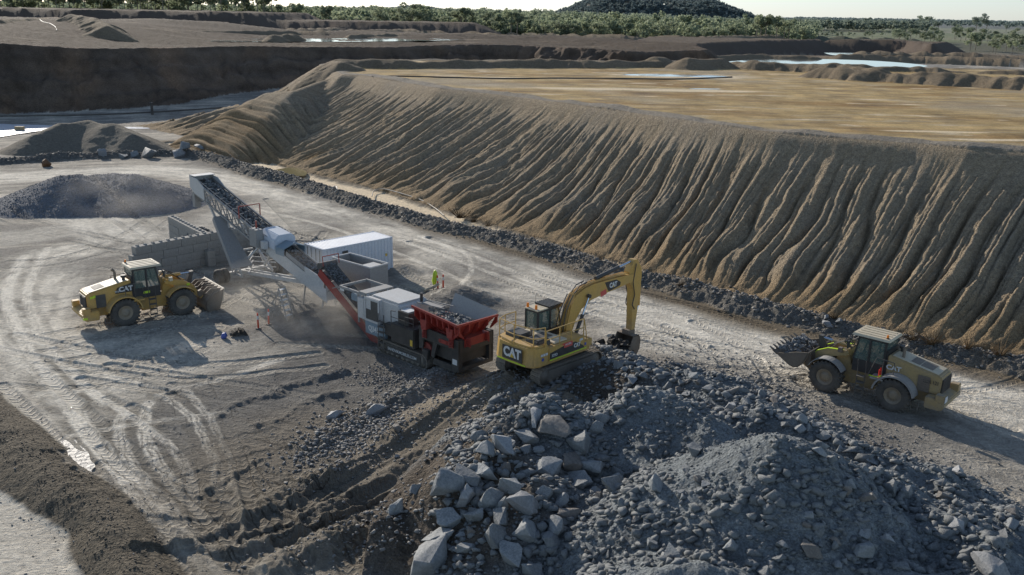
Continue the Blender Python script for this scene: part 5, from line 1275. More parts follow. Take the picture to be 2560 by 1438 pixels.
def bin_stand(loc, rz):
    t = thing('steel_bin', 'open grey rectangular steel bin on a stand between crusher and container', 'bin', loc, rz)
    L_, W_, z0, z1 = 3.7, 1.5, 1.7, 3.3
    b = MB()
    for y in (-W_/2, W_/2-.04): b.box(-L_/2, L_/2, y, y+.04, z0, z1)
    for x in (-L_/2, L_/2-.04): b.box(x, x+.04, -W_/2+.04, W_/2-.04, z0, z1)
    b.box(-L_/2+.05, L_/2-.05, -W_/2+.05, W_/2-.05, z0+.25, z0+.3)
    b.build('bin_wall', GREY, t)
    b = MB()
    for y in (-W_/2-.03, W_/2-.05): b.box(-L_/2-.04, L_/2+.04, y, y+.08, z1-.02, z1+.07)
    for x in (-L_/2-.04, L_/2-.04): b.box(x, x+.08, -W_/2+.05, W_/2-.05, z1-.018, z1+.068)
    b.build('rim', WHT, t)
    b = MB(); b.box(.7, 1.5, -.45, .55, z1-.35, z1-.05); b.build('cover_plate', WHT, t, .02)
    for x in (-L_/2+.06, L_/2-.06):
        for y in (-W_/2+.06, W_/2-.06): b = MB(); b.box(x-.05, x+.05, y-.05, y+.05, 0, z0+.05); b.build('leg', WHT, t)
    b = MB()
    for y in (-W_/2+.06, W_/2-.06): b.bar((-L_/2+.1, y, .3), (L_/2-.1, y, 1.5), .05, .05); b.bar((-L_/2+.1, y, 1.5), (L_/2-.1, y, .3), .05, .05)
    b.build('brace', GREY, t)
    b = MB(); b.cyl((.3, 0, .9), (1.1, 0, .9), .35, n=16); b.box(.2, 1.3, -.3, .3, .5, .6); b.build('motor', BLKD, t)
    return t
# ------------------------------------------------------------------ machines on the ground
def gz(x, y): return zat(x, y)
lx, ly = -23.15, 55.7
loader('dusty yellow wheel loader with its empty bucket tipped down, beside the concrete block wall', (lx, ly, gz(lx, ly)-.04), math.radians(40), .1 and 1.0, (3.2, .85), -58, 'far')
rx, ry = 18.75, 45.0
loader('yellow wheel loader carrying a heaped bucket of rock along the haul road', (rx, ry, gz(rx, ry)-.04), math.radians(138), 1.005, (3.1, 1.1), 32, 'near')
excavator((2.02, 44.64, 1.2), math.radians(46), math.radians(43.5), .97)
crusher((-4.6, 48.9, 0.0), math.radians(-43))
stacker((-11.1, 55.7, 0.0), math.radians(135), 17.0, 6.55)
container((-12.0, 65.5, .02), math.radians(44))
bin_stand((-9.9, 57.6, 0), math.radians(-40))
# ---- block walls of the ore bay
def block_wall(label, loc, rz, rows, h=.6, l=1.2, d=.6):
    """rows: for every course (start, count), bottom first; every block a part"""
    t = thing('block_wall', label, 'wall', loc, rz, 'stacked concrete block walls of the ore bay')
    rr = random.Random(int(loc[0]*10)); meshes = {}
    for k, (s, n) in enumerate(rows):
        for j in range(n):
            top = k == len(rows)-1 or not (rows[k+1][0] <= s+j*l-.01 and s+(j+1)*l <= rows[k+1][0]+rows[k+1][1]*l+.61)
            if top not in meshes:
                b = MB(); b.box(.008, l-.008, -d/2, d/2, .006, h-.006)
                if top:
                    for q in range(2): b.box(.2+q*.6, .42+q*.6, -.14, .14, h-.006, h+.09, tx=.04, ty=.04)
                o = b.build('concrete_block', CONC, t, .015); meshes[top] = o
            else:
                o = meshes[top].copy(); C.objects.link(o); o.parent = t
            o.location = (s+j*l, rr.uniform(-.02, .02), k*h); o.rotation_euler = (0, 0, rr.uniform(-.008, .008))
    return t
block_wall('long pale grey concrete block wall facing the tipped loader bucket', (-27.1, 63.6, .0), math.radians(50), [(-1.0, 11), (-.5, 10), (-.6+.3, 9), (0, 9)])
block_wall('short concrete block wall at the back of the ore bay, behind the long wall', (-28.1, 73.9, .0), math.radians(-51), [(0, 7), (.0, 7), (0, 6), (0, 6)])
block_wall('stepped end of the concrete block wall beside the white conveyor hood', (-18.6, 70.9, .0), math.radians(-58), [(0, 5), (0, 4), (0, 3), (0, 2)])
# ---- posts, vest, ladder, odds and ends
def post(label, x, y, lean=0):
    t = thing('delineator_post', label, 'traffic post', (x, y, gz(x, y)), 0, 'red and white plastic posts', 1, rot=(0, lean, 0))
    b = MB(); b.cyl((0, 0, 0), (0, 0, .07), .19, .15, n=12); b.build('base', BLK, t)
    b = MB(); b.cyl((0, 0, .07), (0, 0, 1.02), .06, .05, n=10); b.build('pole', REDP, t)
    b = MB(); b.cyl((0, 0, .62), (0, 0, .85), .064, .062, n=10); b.build('reflective_band', LET, t)
post('red plastic post with a white band, left of the two before the ladder', *at(646, 822)); post('red plastic post with a white band, right of the two before the ladder', *at(672, 812), .03)
post('red post with white band standing on gravel beside the hanging lime vest', *at(1108, 728)); post('red post with white band on gravel, half hidden by the lime vest', *at(1095, 730), -.04)
x, y = at(1084, 728); t = thing('safety_vest', 'bright lime green safety vest hung over a stake behind the crusher', 'vest', (x, y, gz(x, y)))
b = MB(); b.cyl((0, 0, 0), (.04, 0, 1.3), .03); b.build('stake', BLK, t)
b = MB(); rings = [(.35, .10, .16), (.7, .17, .20), (1.0, .16, .18), (1.25, .15, .22), (1.42, .07, .16), (1.48, .0, .05)]
vs = []
for z_, ra, rb in rings:
    for k in range(10): a_ = k*math.pi/5; q = 1+.18*math.sin(3*a_+z_*7); vs.append((.03+.06*z_+ra*q*math.cos(a_), rb*q*math.sin(a_), z_))
b.add(vs, [(i*10+k, i*10+(k+1) % 10, i*10+10+(k+1) % 10, i*10+10+k) for i in range(len(rings)-1) for k in range(10)], True); b.build('cloth', HVIS, t)
x, y = at(1062, 738); b = MB()
for k in range(7): b.cyl((k*.17, .04*math.sin(k), .16+.04*k), ((k+1)*.17, .04*math.sin(k+1), .16+.04*(k+1)), .10+.02*math.sin(k*2), n=8)
o = b.build('sack', CREAM, None); o.location = (x, y, gz(x, y)); o.rotation_euler = (0, 0, .7); tag(o, 'long pale sack lying beside the lime vest', 'sack')
x, y = at(716, 800); t = thing('step_ladder', 'grey metal step ladder with braces under the conveyor tail', 'ladder', (x, y, gz(x, y)), math.radians(150))
b = MB()
for yy in (-.28, .28): b.bar((-.35, yy, 0), (.25, yy, 2.1), .05, .07); b.bar((.95, yy, 0), (.25, yy, 2.05), .04, .04); b.bar((.0, yy, 1.1), (1.5, yy*1.8, .05), .035, .035)
b.build('frame', GREY, t)
b = MB()
for k in range(6): b.box(-.30+k*.1, -.08+k*.1, -.26, .26, .3+k*.32, .33+k*.32)
b.build('tread', LET, t)
x, y = at(597, 838); b = MB()
for k in range(7):
    rocklump(b, (-.35+.11*k, .05*math.sin(k*3), .14+.05*math.sin(k*2)), .19, 40+k, 12)

    for q in range(5): b.arc(.0, -.05, .34, .50, 10+q*30, 28+q*30, -.26, .26, 2)
o = b.build('tyre_scrap', TYRE, None); o.location = (x, y, gz(x, y)-.03); o.rotation_euler = (0, 0, .5); tag(o, 'black lump of torn tyre lying on the yard near the loader', 'tyre scrap')
x, y = at(558, 845); b = MB(); b.lathe([(0, .001), (0, .14), (.08, .17), (.28, .17), (.36, .10), (.38, .05), (.46, .05), (.46, .001)], (0, 0, 0), 'z', 12); o = b.build('plastic_jug', BLU, None); o.location = (x, y, gz(x, y)); o.rotation_euler = (.3, .5, 0); tag(o, 'small blue plastic jug standing on the yard beside the torn tyre', 'jug')
def pipe(name, label, pix, r, mat, lift=.0, cat='pipe', wave=0):
    H_ = hits(pix); pts = [Vector(p)+Vector((0, 0, r+lift)) for p in H_]
    out = [Vector(q) for q in [(*a, 0) for a in smooth([(p.x, p.y) for p in pts], 5)]]
    zs = np.interp(np.linspace(0, len(pts)-1, len(out)), range(len(pts)), [p.z for p in pts])
    b = MB(); b.tube([(p.x, p.y, z_) for p, z_ in zip(out, zs)], r, 8); o = b.build(name, mat, None); tag(o, label, cat); return o
pipe('poly_pipe', 'pale poly pipe curving over the silt at the foot of the ribbed bank', [(930, 492), (936, 478), (960, 474), (1000, 484), (1050, 500), (1085, 520), (1110, 540)], .055, PIPE)
pipe('water_hose', 'short white hose end lying in the silt ditch', [(830, 470), (838, 468), (843, 474), (838, 480)], .05, LET)
pipe('poly_pipe', 'dark pipe laid along the far edge of the flat brown plateau', [(930, 193), (1000, 192), (1120, 195), (1260, 198), (1400, 197), (1560, 198), (1700, 199), (1830, 194)], .09, PIPED)
pipe('poly_pipe', 'white pipe snaking over the far left bench', [(100, 50), (108, 56), (125, 60), (138, 68), (142, 76)], .10, PIPE)
pipe('poly_pipe', 'dark pipe at the foot of the far pit wall', [(-20, 292), (150, 290), (300, 286), (460, 277), (600, 268)], .12, PIPED)
x, y = at(50, 328); b = MB(); b.box(-1.4, 1.4, -.7, .7, 0, 1.3); b.box(-1.5, 1.5, -.8, .8, 1.3, 1.42); b.box(-.3, .3, -.75, -.7, .2, 1.0); o = b.build('pump_box', YELD, None, .04); o.location = (x, y, gz(x, y)); o.scale = (.45, .45, .5); tag(o, 'small dull yellow box beside the white liner at far left', 'pump box')
x, y = at(382, 297); b = MB(); b.cyl((0, 0, 0), (0, 0, 1.9), .22); b.cyl((0, 0, 1.9), (0, 0, 2.1), .3); o = b.build('standpipe', BLK, None); o.location = (x, y, gz(x, y)); tag(o, 'dark upright standpipe before the far pit wall', 'standpipe')
# ---- ponds and wet liner
def water_mat(name, c, rough=.06, bump=.02, sc=.6):
    m, nt, b = newmat(name); b.inputs['Base Color'].default_value = (*c, 1); b.inputs['Roughness'].default_value = rough; b.inputs['Specular IOR Level'].default_value = .9
    co = nd(nt, 'TexCoord').outputs['Object']; n_ = nd(nt, 'TexNoise', {'Vector': co, 'Scale': sc, 'Detail': 4}).outputs[0]
    nt.links.new(nd(nt, 'Bump', {'Height': n_, 'Strength': .3, 'Distance': bump}).outputs[0], b.inputs['Normal']); return m
WAT = water_mat('pond_water', (.16, .15, .12)); LIN = water_mat('wet_liner', (.60, .62, .66), .35, .15, 1.5)
def sheet(name, pix, z, mat):
    p = smooth(ats(z, *pix)+[at(pix[0][0], pix[0][1], z)], 4)[:-1]; b = MB(); b.add([(q[0], q[1], z) for q in p], [tuple(range(len(p)))]); o = b.build(name, mat, None); o['kind'] = 'structure'; return o
sheet('pond', [(430, 100), (520, 97.5), (800, 96.5), (1000, 96), (1150, 98), (1130, 101), (900, 104), (600, 104.5), (460, 102.5)], 9.9, WAT)
sheet('pond', [(1800, 156), (1900, 148), (2050, 148), (2200, 153), (2320, 165), (2200, 172), (2000, 168), (1850, 166)], 7.0, WAT)
sheet('pond', [(2060, 132), (2200, 133), (2260, 137), (2100, 139)], 6.4, WAT)
sheet('pond', [(2420, 190), (2600, 185), (2650, 205), (2500, 208)], 8.6, WAT)
sheet('liner', [(240, 318), (330, 303), (520, 291), (570, 296), (480, 312), (360, 322)], .12, LIN)
sheet('liner', [(-60, 320), (30, 306), (200, 302), (260, 306), (80, 330), (-40, 345)], .13, LIN)
_p = [(150, 1104), (163, 1100), (176, 1106), (188, 1099), (196, 1112), (206, 1118), (222, 1134), (226, 1150), (238, 1164), (230, 1176), (226, 1194), (212, 1188), (206, 1176), (192, 1172), (186, 1154), (172, 1146), (168, 1128), (156, 1122)]
sheet('puddle', _p, zat(*at(200, 1150))+.012, water_mat('wet_glare', (.30, .28, .25), .62, .5, 4))
sheet('puddle', [(690, 424), (730, 419), (765, 428), (760, 440), (720, 436)], .09, water_mat('puddle_water', (.30, .25, .12), .1))
# ------------------------------------------------------------------ vegetation
def leaf_mat(name, c1, c2, haze=True):
    m, nt, b = newmat(name); pos = nd(nt, 'NewGeometry').outputs['Position']; inf = nd(nt, 'ObjectInfo').outputs['Random']
    n1 = nd(nt, 'TexNoise', {'Vector': pos, 'Scale': .09, 'Detail': 3}).outputs[0]; n2 = nd(nt, 'TexNoise', {'Vector': pos, 'Scale': .8, 'Detail': 2}).outputs[0]
    k = mixc(nt, ramp(nt, n1, [(.38, 0), (.62, 1)]), c1, c2); k = mixc(nt, 1.0, k, ramp(nt, n2, [(.3, .6), (.7, 1.35)]), 'MULTIPLY')
    k = mixc(nt, 1.0, k, mth(nt, 'MULTIPLY_ADD', inf, .5, .75), 'MULTIPLY')
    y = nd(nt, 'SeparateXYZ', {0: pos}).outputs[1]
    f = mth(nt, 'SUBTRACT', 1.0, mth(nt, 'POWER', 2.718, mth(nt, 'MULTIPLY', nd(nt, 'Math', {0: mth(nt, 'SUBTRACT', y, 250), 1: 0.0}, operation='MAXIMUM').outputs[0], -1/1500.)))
    k = mixc(nt, f, k, (.27, .33, .34)); nt.links.new(k, b.inputs['Base Color']); b.inputs['Roughness'].default_value = .7; b.inputs['Specular IOR Level'].default_value = .25  # aerial haze painted into the leaf colour, growing with distance
    tr = nt.nodes.new('ShaderNodeBsdfTranslucent'); nt.links.new(k, tr.inputs[0]); mx = nt.nodes.new('ShaderNodeMixShader'); mx.inputs[0].default_value = .5
    nt.links.new(b.outputs[0], mx.inputs[1]); nt.links.new(tr.outputs[0], mx.inputs[2]); nt.links.new(mx.outputs[0], [x for x in nt.nodes if x.type == 'OUTPUT_MATERIAL'][0].inputs[0]); return m
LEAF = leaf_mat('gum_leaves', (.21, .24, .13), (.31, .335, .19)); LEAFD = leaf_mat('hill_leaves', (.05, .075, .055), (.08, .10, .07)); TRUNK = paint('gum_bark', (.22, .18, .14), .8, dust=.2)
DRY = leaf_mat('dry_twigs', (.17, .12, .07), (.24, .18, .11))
def crown_pts(seed, n, h, w):
    """leaf clump quads through several lobes"""
    r = np.random.default_rng(seed); L = 6+int(r.integers(0, 4)); cx = r.normal(0, w*.27, L); cy = r.normal(0, w*.27, L); cz = h*(.42+.50*r.random(L)); rd = w*(.16+.14*r.random(L))
    k = r.integers(0, L, n); d = r.normal(0, 1, (n, 3)); d /= np.linalg.norm(d, axis=1)[:, None]; q = (.55+.5*r.random(n))[:, None]*rd[k][:, None]*d; q[:, 2] *= .75
    return np.stack([cx[k], cy[k], cz[k]], -1)+q, r
def quads(P, s, r):
    n = len(P); a = r.normal(0, 1, (n, 3)); a /= np.linalg.norm(a, axis=1)[:, None]; b = np.cross(a, r.normal(0, 1, (n, 3))); b /= np.linalg.norm(b, axis=1)[:, None]
    s = np.asarray(s).reshape(-1, 1)*np.ones((n, 1)); a = a*s; b = b*s*.7
    return np.stack([P-a-b, P+a-b*.4, P+a*.7+b, P-a*.6+b], 1).reshape(-1, 3)
def mesh_quads(name, V, mat):
    me = bpy.data.meshes.new(name); n = len(V)//4; me.vertices.add(len(V)); me.loops.add(len(V)); me.polygons.add(n); me.vertices.foreach_set('co', V.astype(np.float32).ravel())
    me.loops.foreach_set('vertex_index', np.arange(len(V), dtype=np.int32)); me.polygons.foreach_set('loop_start', np.arange(0, len(V), 4, dtype=np.int32)); me.update(); me.materials.append(mat); return me
TV = []
for s in range(7):
    h = 10+s*.7; w = (7.5, 9, 6.5, 8, 10, 7, 8.5)[s]; P, r = crown_pts(s+50, 620, h, w); cm = mesh_quads('crown', quads(P, r.uniform(.28, .58, len(P)), r), LEAF)
    b = MB(); b.cyl((0, 0, -.5), (.2, .1, h*.35), .28, .2, 7); b.cyl((.2, .1, h*.35), (-.1, .3, h*.75), .2, .08, 6); b.cyl((.2, .1, h*.35), (1.2, -.4, h*.68), .14, .06, 5); b.cyl((.15, .1, h*.3), (-1.3, .2, h*.62), .13, .05, 5)
    to = b.build('trunk', TRUNK, None); tm = to.data; bpy.data.objects.remove(to); TV.append((cm, tm))
rt = random.Random(91)
def tree(x, y, s, label, group, low=0):
    z = zat(x, y); t = thing('gum_tree' if not low else 'shrub', label, 'tree' if not low else 'shrub', (x, y, z-low*s*3.2), rt.uniform(0, 6.3), group, s); cm, tm = rt.choice(TV)
    c = bpy.data.objects.new('crown', cm); C.objects.link(c); c.parent = t
    k = bpy.data.objects.new('trunk', tm); C.objects.link(k); k.parent = t
def near_edge(fx):   # distance of the front of the woodland against bearing
    return float(np.interp(fx, [-.62, -.3, -.13, .0, .15, .27, .33], [470, 470, 480, 470, 480, 500, 520]))
cnt = 0
for k in range(150):
    fx = -.56+.86*(k+rt.random())/150; Y = near_edge(fx)+rt.random()**1.5*45
    if fx < -.14 and rt.random() < .6: Y += 30
    tree(fx*Y, Y, rt.uniform(.65, 1.0), 'grey-green gum tree in the front row of the woodland beyond the pits', 'gum trees in the front row of the woodland')
for k in range(46):
    px = rt.uniform(2230, 2620); py = 92+(px-2230)*.075+rt.random()**1.4*26; x, y = at(px, py, 1.5)
    if y > 900: continue
    tree(x, y, rt.uniform(.45, .85), 'green bushy tree in the thicket at the right edge, before the pale field', 'bushy trees in the thicket at the right')
for k in range(22):
    px = rt.uniform(1980, 2230); x, y = at(px, 92+rt.random()*8, 2); tree(x, y, rt.uniform(.25, .5), 'low bush between the spoil bank and the pale field', 'low bushes by the pale field')
for px, py, s in ((2120, 76, 1.0), (2160, 77, 1.1), (2195, 79, .8), (2290, 76, 1.2), (2320, 77, 1.4), (2345, 78, 1.3), (2390, 80, .9), (2440, 80, 1.4), (2465, 81, 1.5), (2515, 81, .8), (2080, 74, .9)):
    x, y = at(px, py, 2.5); tree(x, y, s*1.1, 'rounded tree standing in the open field at the right', 'scattered trees in the pale field')
def wood(name, X, Y, hh, per, leaf, mat, label, seed):
    r = np.random.default_rng(seed); n = len(X); Z = terrain(X, Y, False) if not callable(hh) else hh(X, Y); V = []
    sc = r.uniform(.6, 1.15, n); w = 7.5*sc; h = 11*sc
    L = 4; cx = r.normal(0, .24, (n, L))*w[:, None]; cy = r.normal(0, .24, (n, L))*w[:, None]; cz = (.4+.52*r.random((n, L)))*h[:, None]; rd = (.18+.14*r.random((n, L)))*w[:, None]
    k = r.integers(0, L, (n, per)); ii = np.arange(n)[:, None]; d = r.normal(0, 1, (n, per, 3)); d /= np.linalg.norm(d, axis=2)[..., None]; q = d*(rd[ii, k]*(.55+.5*r.random((n, per))))[..., None]; q[..., 2] *= .8
    P = np.stack([X[:, None]+cx[ii, k], Y[:, None]+cy[ii, k], Z[:, None]+cz[ii, k]], -1)+q
    me = mesh_quads(name, quads(P.reshape(-1, 3), np.repeat(leaf*sc, per), r), mat); o = bpy.data.objects.new(name, me); C.objects.link(o); tag(o, label, 'woodland', kind='stuff'); return o
def wood_pts(n, y0, y1, f0, f1, seed, edge=True):
    r = np.random.default_rng(seed); Y = y0*(y1/y0)**r.random(n); f = r.uniform(f0, f1, n); k = np.ones(n, bool)
    if edge: k = Y > np.interp(f, [-.62, -.3, -.13, .0, .15, .27, .33], [490, 490, 500, 490, 500, 520, 540])
    return f[k]*Y[k], Y[k]
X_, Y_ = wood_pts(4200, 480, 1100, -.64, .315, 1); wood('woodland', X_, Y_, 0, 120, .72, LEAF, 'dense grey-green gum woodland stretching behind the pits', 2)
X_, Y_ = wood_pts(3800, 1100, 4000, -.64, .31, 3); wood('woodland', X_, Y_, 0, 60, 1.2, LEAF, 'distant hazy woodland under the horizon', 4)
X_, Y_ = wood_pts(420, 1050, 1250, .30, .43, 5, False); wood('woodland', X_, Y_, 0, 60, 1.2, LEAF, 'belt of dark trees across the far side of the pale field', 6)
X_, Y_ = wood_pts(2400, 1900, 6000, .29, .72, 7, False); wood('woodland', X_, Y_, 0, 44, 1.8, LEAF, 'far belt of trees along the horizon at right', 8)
# hills
def hill(name, x0, y0, lst):
    n1_, n2_ = 120, 50; xs = np.linspace(-1, 1, n1_); ys = np.linspace(-1, 1, n2_); GX, GY = np.meshgrid(xs, ys, indexing='ij'); W, D = lst['w'], lst['d']
    X = x0+GX*W; Y = y0+GY*D; H = lst['f'](GX)*np.clip(1-GY**2, 0, 1)**.8-4+fbm(X, Y, 60, 4, 500)*5*np.clip(1-GX**2, 0, 1)
    b = MB(); b.add(list(zip(X.ravel(), Y.ravel(), H.ravel())), [(i*n2_+j, i*n2_+j+1, (i+1)*n2_+j+1, (i+1)*n2_+j) for i in range(n1_-1) for j in range(n2_-1)], True); o = b.build(name, lst['m'], None); o['kind'] = 'structure'
    r = np.random.default_rng(9); m = 2600; gx = r.uniform(-1, 1, m); gy = r.uniform(-.9, .4, m); X2, Y2 = x0+gx*W, y0+gy*D
    hf = lambda X, Y: lst['f']((X-x0)/W)*np.clip(1-((Y-y0)/D)**2, 0, 1)**.8-4+fbm(X, Y, 60, 4, 500)*5*np.clip(1-((X-x0)/W)**2, 0, 1)
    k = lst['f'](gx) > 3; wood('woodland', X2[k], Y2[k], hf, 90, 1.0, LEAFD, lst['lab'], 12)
HM, nt_, b_ = newmat('hill_ground'); b_.inputs['Base Color'].default_value = (.07, .085, .075, 1); b_.inputs['Roughness'].default_value = .9
def hp(px, d): return (px-1280)/F*d
D_ = 1900
def f1(g): return np.interp(g, [-1, -.78, -.55, -.30, -.05, .08, .25, .45, .62, .8, 1], [0, 14, 38, 50, 46, 38, 44, 46, 32, 14, 0])
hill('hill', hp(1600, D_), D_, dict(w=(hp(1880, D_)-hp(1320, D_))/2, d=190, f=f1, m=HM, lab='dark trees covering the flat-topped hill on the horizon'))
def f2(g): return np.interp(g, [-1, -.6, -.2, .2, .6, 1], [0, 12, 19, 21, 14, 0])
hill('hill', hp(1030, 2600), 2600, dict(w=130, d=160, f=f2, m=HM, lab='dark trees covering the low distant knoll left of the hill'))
# dry scrub along the ditch
for px, py, s in ((1150, 545, 1.0), (1185, 556, .7), (1220, 566, .6), (2330, 862, .9), (2280, 850, .6), (1330, 600, .5), (2085, 797, .5), (2500, 888, .8), (2420, 872, .6), (1700, 715, .4), (1500, 650, .4)):
    p = hits([(px, py)])[0]; r = np.random.default_rng(int(px)); P = r.normal(0, .28, (160, 3))*np.array([1.6, 1, .8])+np.array([0, 0, .45]); P = P[P[:, 2] > 0]
    b = MB()
    for q in P[:60]: b.cyl((q[0]*.2, q[1]*.2, 0), tuple(q*1.2), .018, .006, 3, caps=False)
    o = b.build('dry_bush', DRY, None); o.location = p; o.scale = (1.3*s,)*3; tag(o, 'leafless dry brown bush at the edge of the silt ditch', 'bush', 'dry bushes along the ditch')
# ------------------------------------------------------------------ airborne dust
def dust(loc, size, dens, seed, label):
    b = MB(); bm = bmesh.new(); bmesh.ops.create_icosphere(bm, subdivisions=2, radius=1); vs = [v.co.copy() for v in bm.verts]; bm.verts.index_update(); fs = [tuple(v.index for v in f.verts) for f in bm.faces]; bm.free()
    b.add(vs, fs); me = bpy.data.meshes.new('dust_cloud'); me.from_pydata(b.v, [], b.f)
    m = bpy.data.materials.new('dust'); m.use_nodes = True; nt = m.node_tree
    for n_ in list(nt.nodes): nt.nodes.remove(n_)
    o_ = nt.nodes.new('ShaderNodeOutputMaterial'); v = nt.nodes.new('ShaderNodeVolumePrincipled'); v.inputs['Color'].default_value = (.95, .92, .87, 1); v.inputs['Anisotropy'].default_value = .62
    co = nd(nt, 'TexCoord').outputs['Object']; ln = nd(nt, 'VectorMath', {0: co}, operation='LENGTH').outputs['Value']
    ns = nd(nt, 'TexNoise', {'Vector': nd(nt, 'VectorMath', {0: co, 1: (seed*3.1, 0, 0)}, operation='ADD').outputs[0], 'Scale': 1.6, 'Detail': 3}).outputs[0]
    f = mth(nt, 'MULTIPLY', nd(nt, 'Math', {0: mth(nt, 'SUBTRACT', 1.0, ln), 1: 0.0}, operation='MAXIMUM').outputs[0], ramp(nt, ns, [(.38, 0), (.7, 1)]))
    nt.links.new(mth(nt, 'MULTIPLY', f, dens), v.inputs['Density']); nt.links.new(v.outputs[0], o_.inputs['Volume'])
    me.materials.append(m); o = bpy.data.objects.new('dust_cloud', me); C.objects.link(o); o.location = loc; o.scale = size; tag(o, label, 'dust', kind='stuff')
dust((-13.5, 56.5, 1.6), (6.5, 4.5, 2.6), .24, 1, 'thin pale dust drifting round the conveyor tail')
dust((-36.0, 84.5, 2.0), (7, 5, 3.0), .06, 2, 'thin pale dust hanging over the far gravel stockpile')
dust((-10.5, 52.0, 1.2), (4.5, 3.0, 2.2), .26, 3, 'thin pale dust beside the red crusher conveyor')
# ------------------------------------------------------------------ boulders and rubble
def boulder_mesh(name, seed, mat, n=11, lvl=2, st=(1, 1, 1)):
    rr = random.Random(seed); bm = bmesh.new()
    for i in range(n):
        v = Vector((rr.gauss(0, 1), rr.gauss(0, 1), rr.gauss(0, 1))).normalized()*(.44+.12*rr.random())
        bm.verts.new((v.x*st[0], v.y*st[1], v.z*st[2]))
    g = bmesh.ops.convex_hull(bm, input=bm.verts)
    for v in list(bm.verts):
        if not v.link_faces: bm.verts.remove(v)
    bmesh.ops.dissolve_limit(bm, angle_limit=.38, verts=bm.verts, edges=bm.edges)
    bmesh.ops.bevel(bm, geom=list(bm.edges), offset=.018, segments=1, affect='EDGES', clamp_overlap=True)
    bmesh.ops.triangulate(bm, faces=bm.faces)
    bmesh.ops.subdivide_edges(bm, edges=[e for e in bm.edges if e.calc_length() > .12], cuts=lvl, use_grid_fill=True)
    bm.verts.ensure_lookup_table(); co = np.array([v.co for v in bm.verts])
    d = noise(co[:, 0]*3+seed, co[:, 1]*3+co[:, 2]*2.3, 300)*.03+noise(co[:, 0]*9+co[:, 2]*7, co[:, 1]*9-seed, 301)*.022
    bm.normal_update()
    for v, q in zip(bm.verts, d): v.co += v.normal*float(q)
    me = bpy.data.meshes.new(name); bm.to_mesh(me); bm.free(); me.materials.append(mat)
    me.polygons.foreach_set('use_smooth', [True]*len(me.polygons)); me.set_sharp_from_angle(angle=.42); return me
BM = {k: [boulder_mesh('boulder', 100*i+j, m, st=st) for j, st in enumerate(((1.15, .85, .75), (1, 1, .8), (1.3, .8, .7), (.9, 1.05, .95), (1.2, .95, .6), (1.05, .8, 1.0), (1.35, .9, .85)))] for i, (k, m) in enumerate((('g', BOULM), ('w', BOULB), ('p', BOULW)))}
RUSTB = boulder_mesh('boulder', 901, RUST, 26)
def put_boulder(me, p, size, label, group, rr, sink=.12, name='boulder'):
    o = bpy.data.objects.new(name, me); C.objects.link(o)
    o.location = (p[0], p[1], p[2]+size*(.35-sink)); o.rotation_euler = (rr.uniform(-.5, .5), rr.uniform(-.5, .5), rr.uniform(0, 6.28)); o.scale = (size*rr.uniform(.9, 1.1), size*rr.uniform(.9, 1.1), size*rr.uniform(.85, 1.1))
    tag(o, label, 'boulder', group); return o
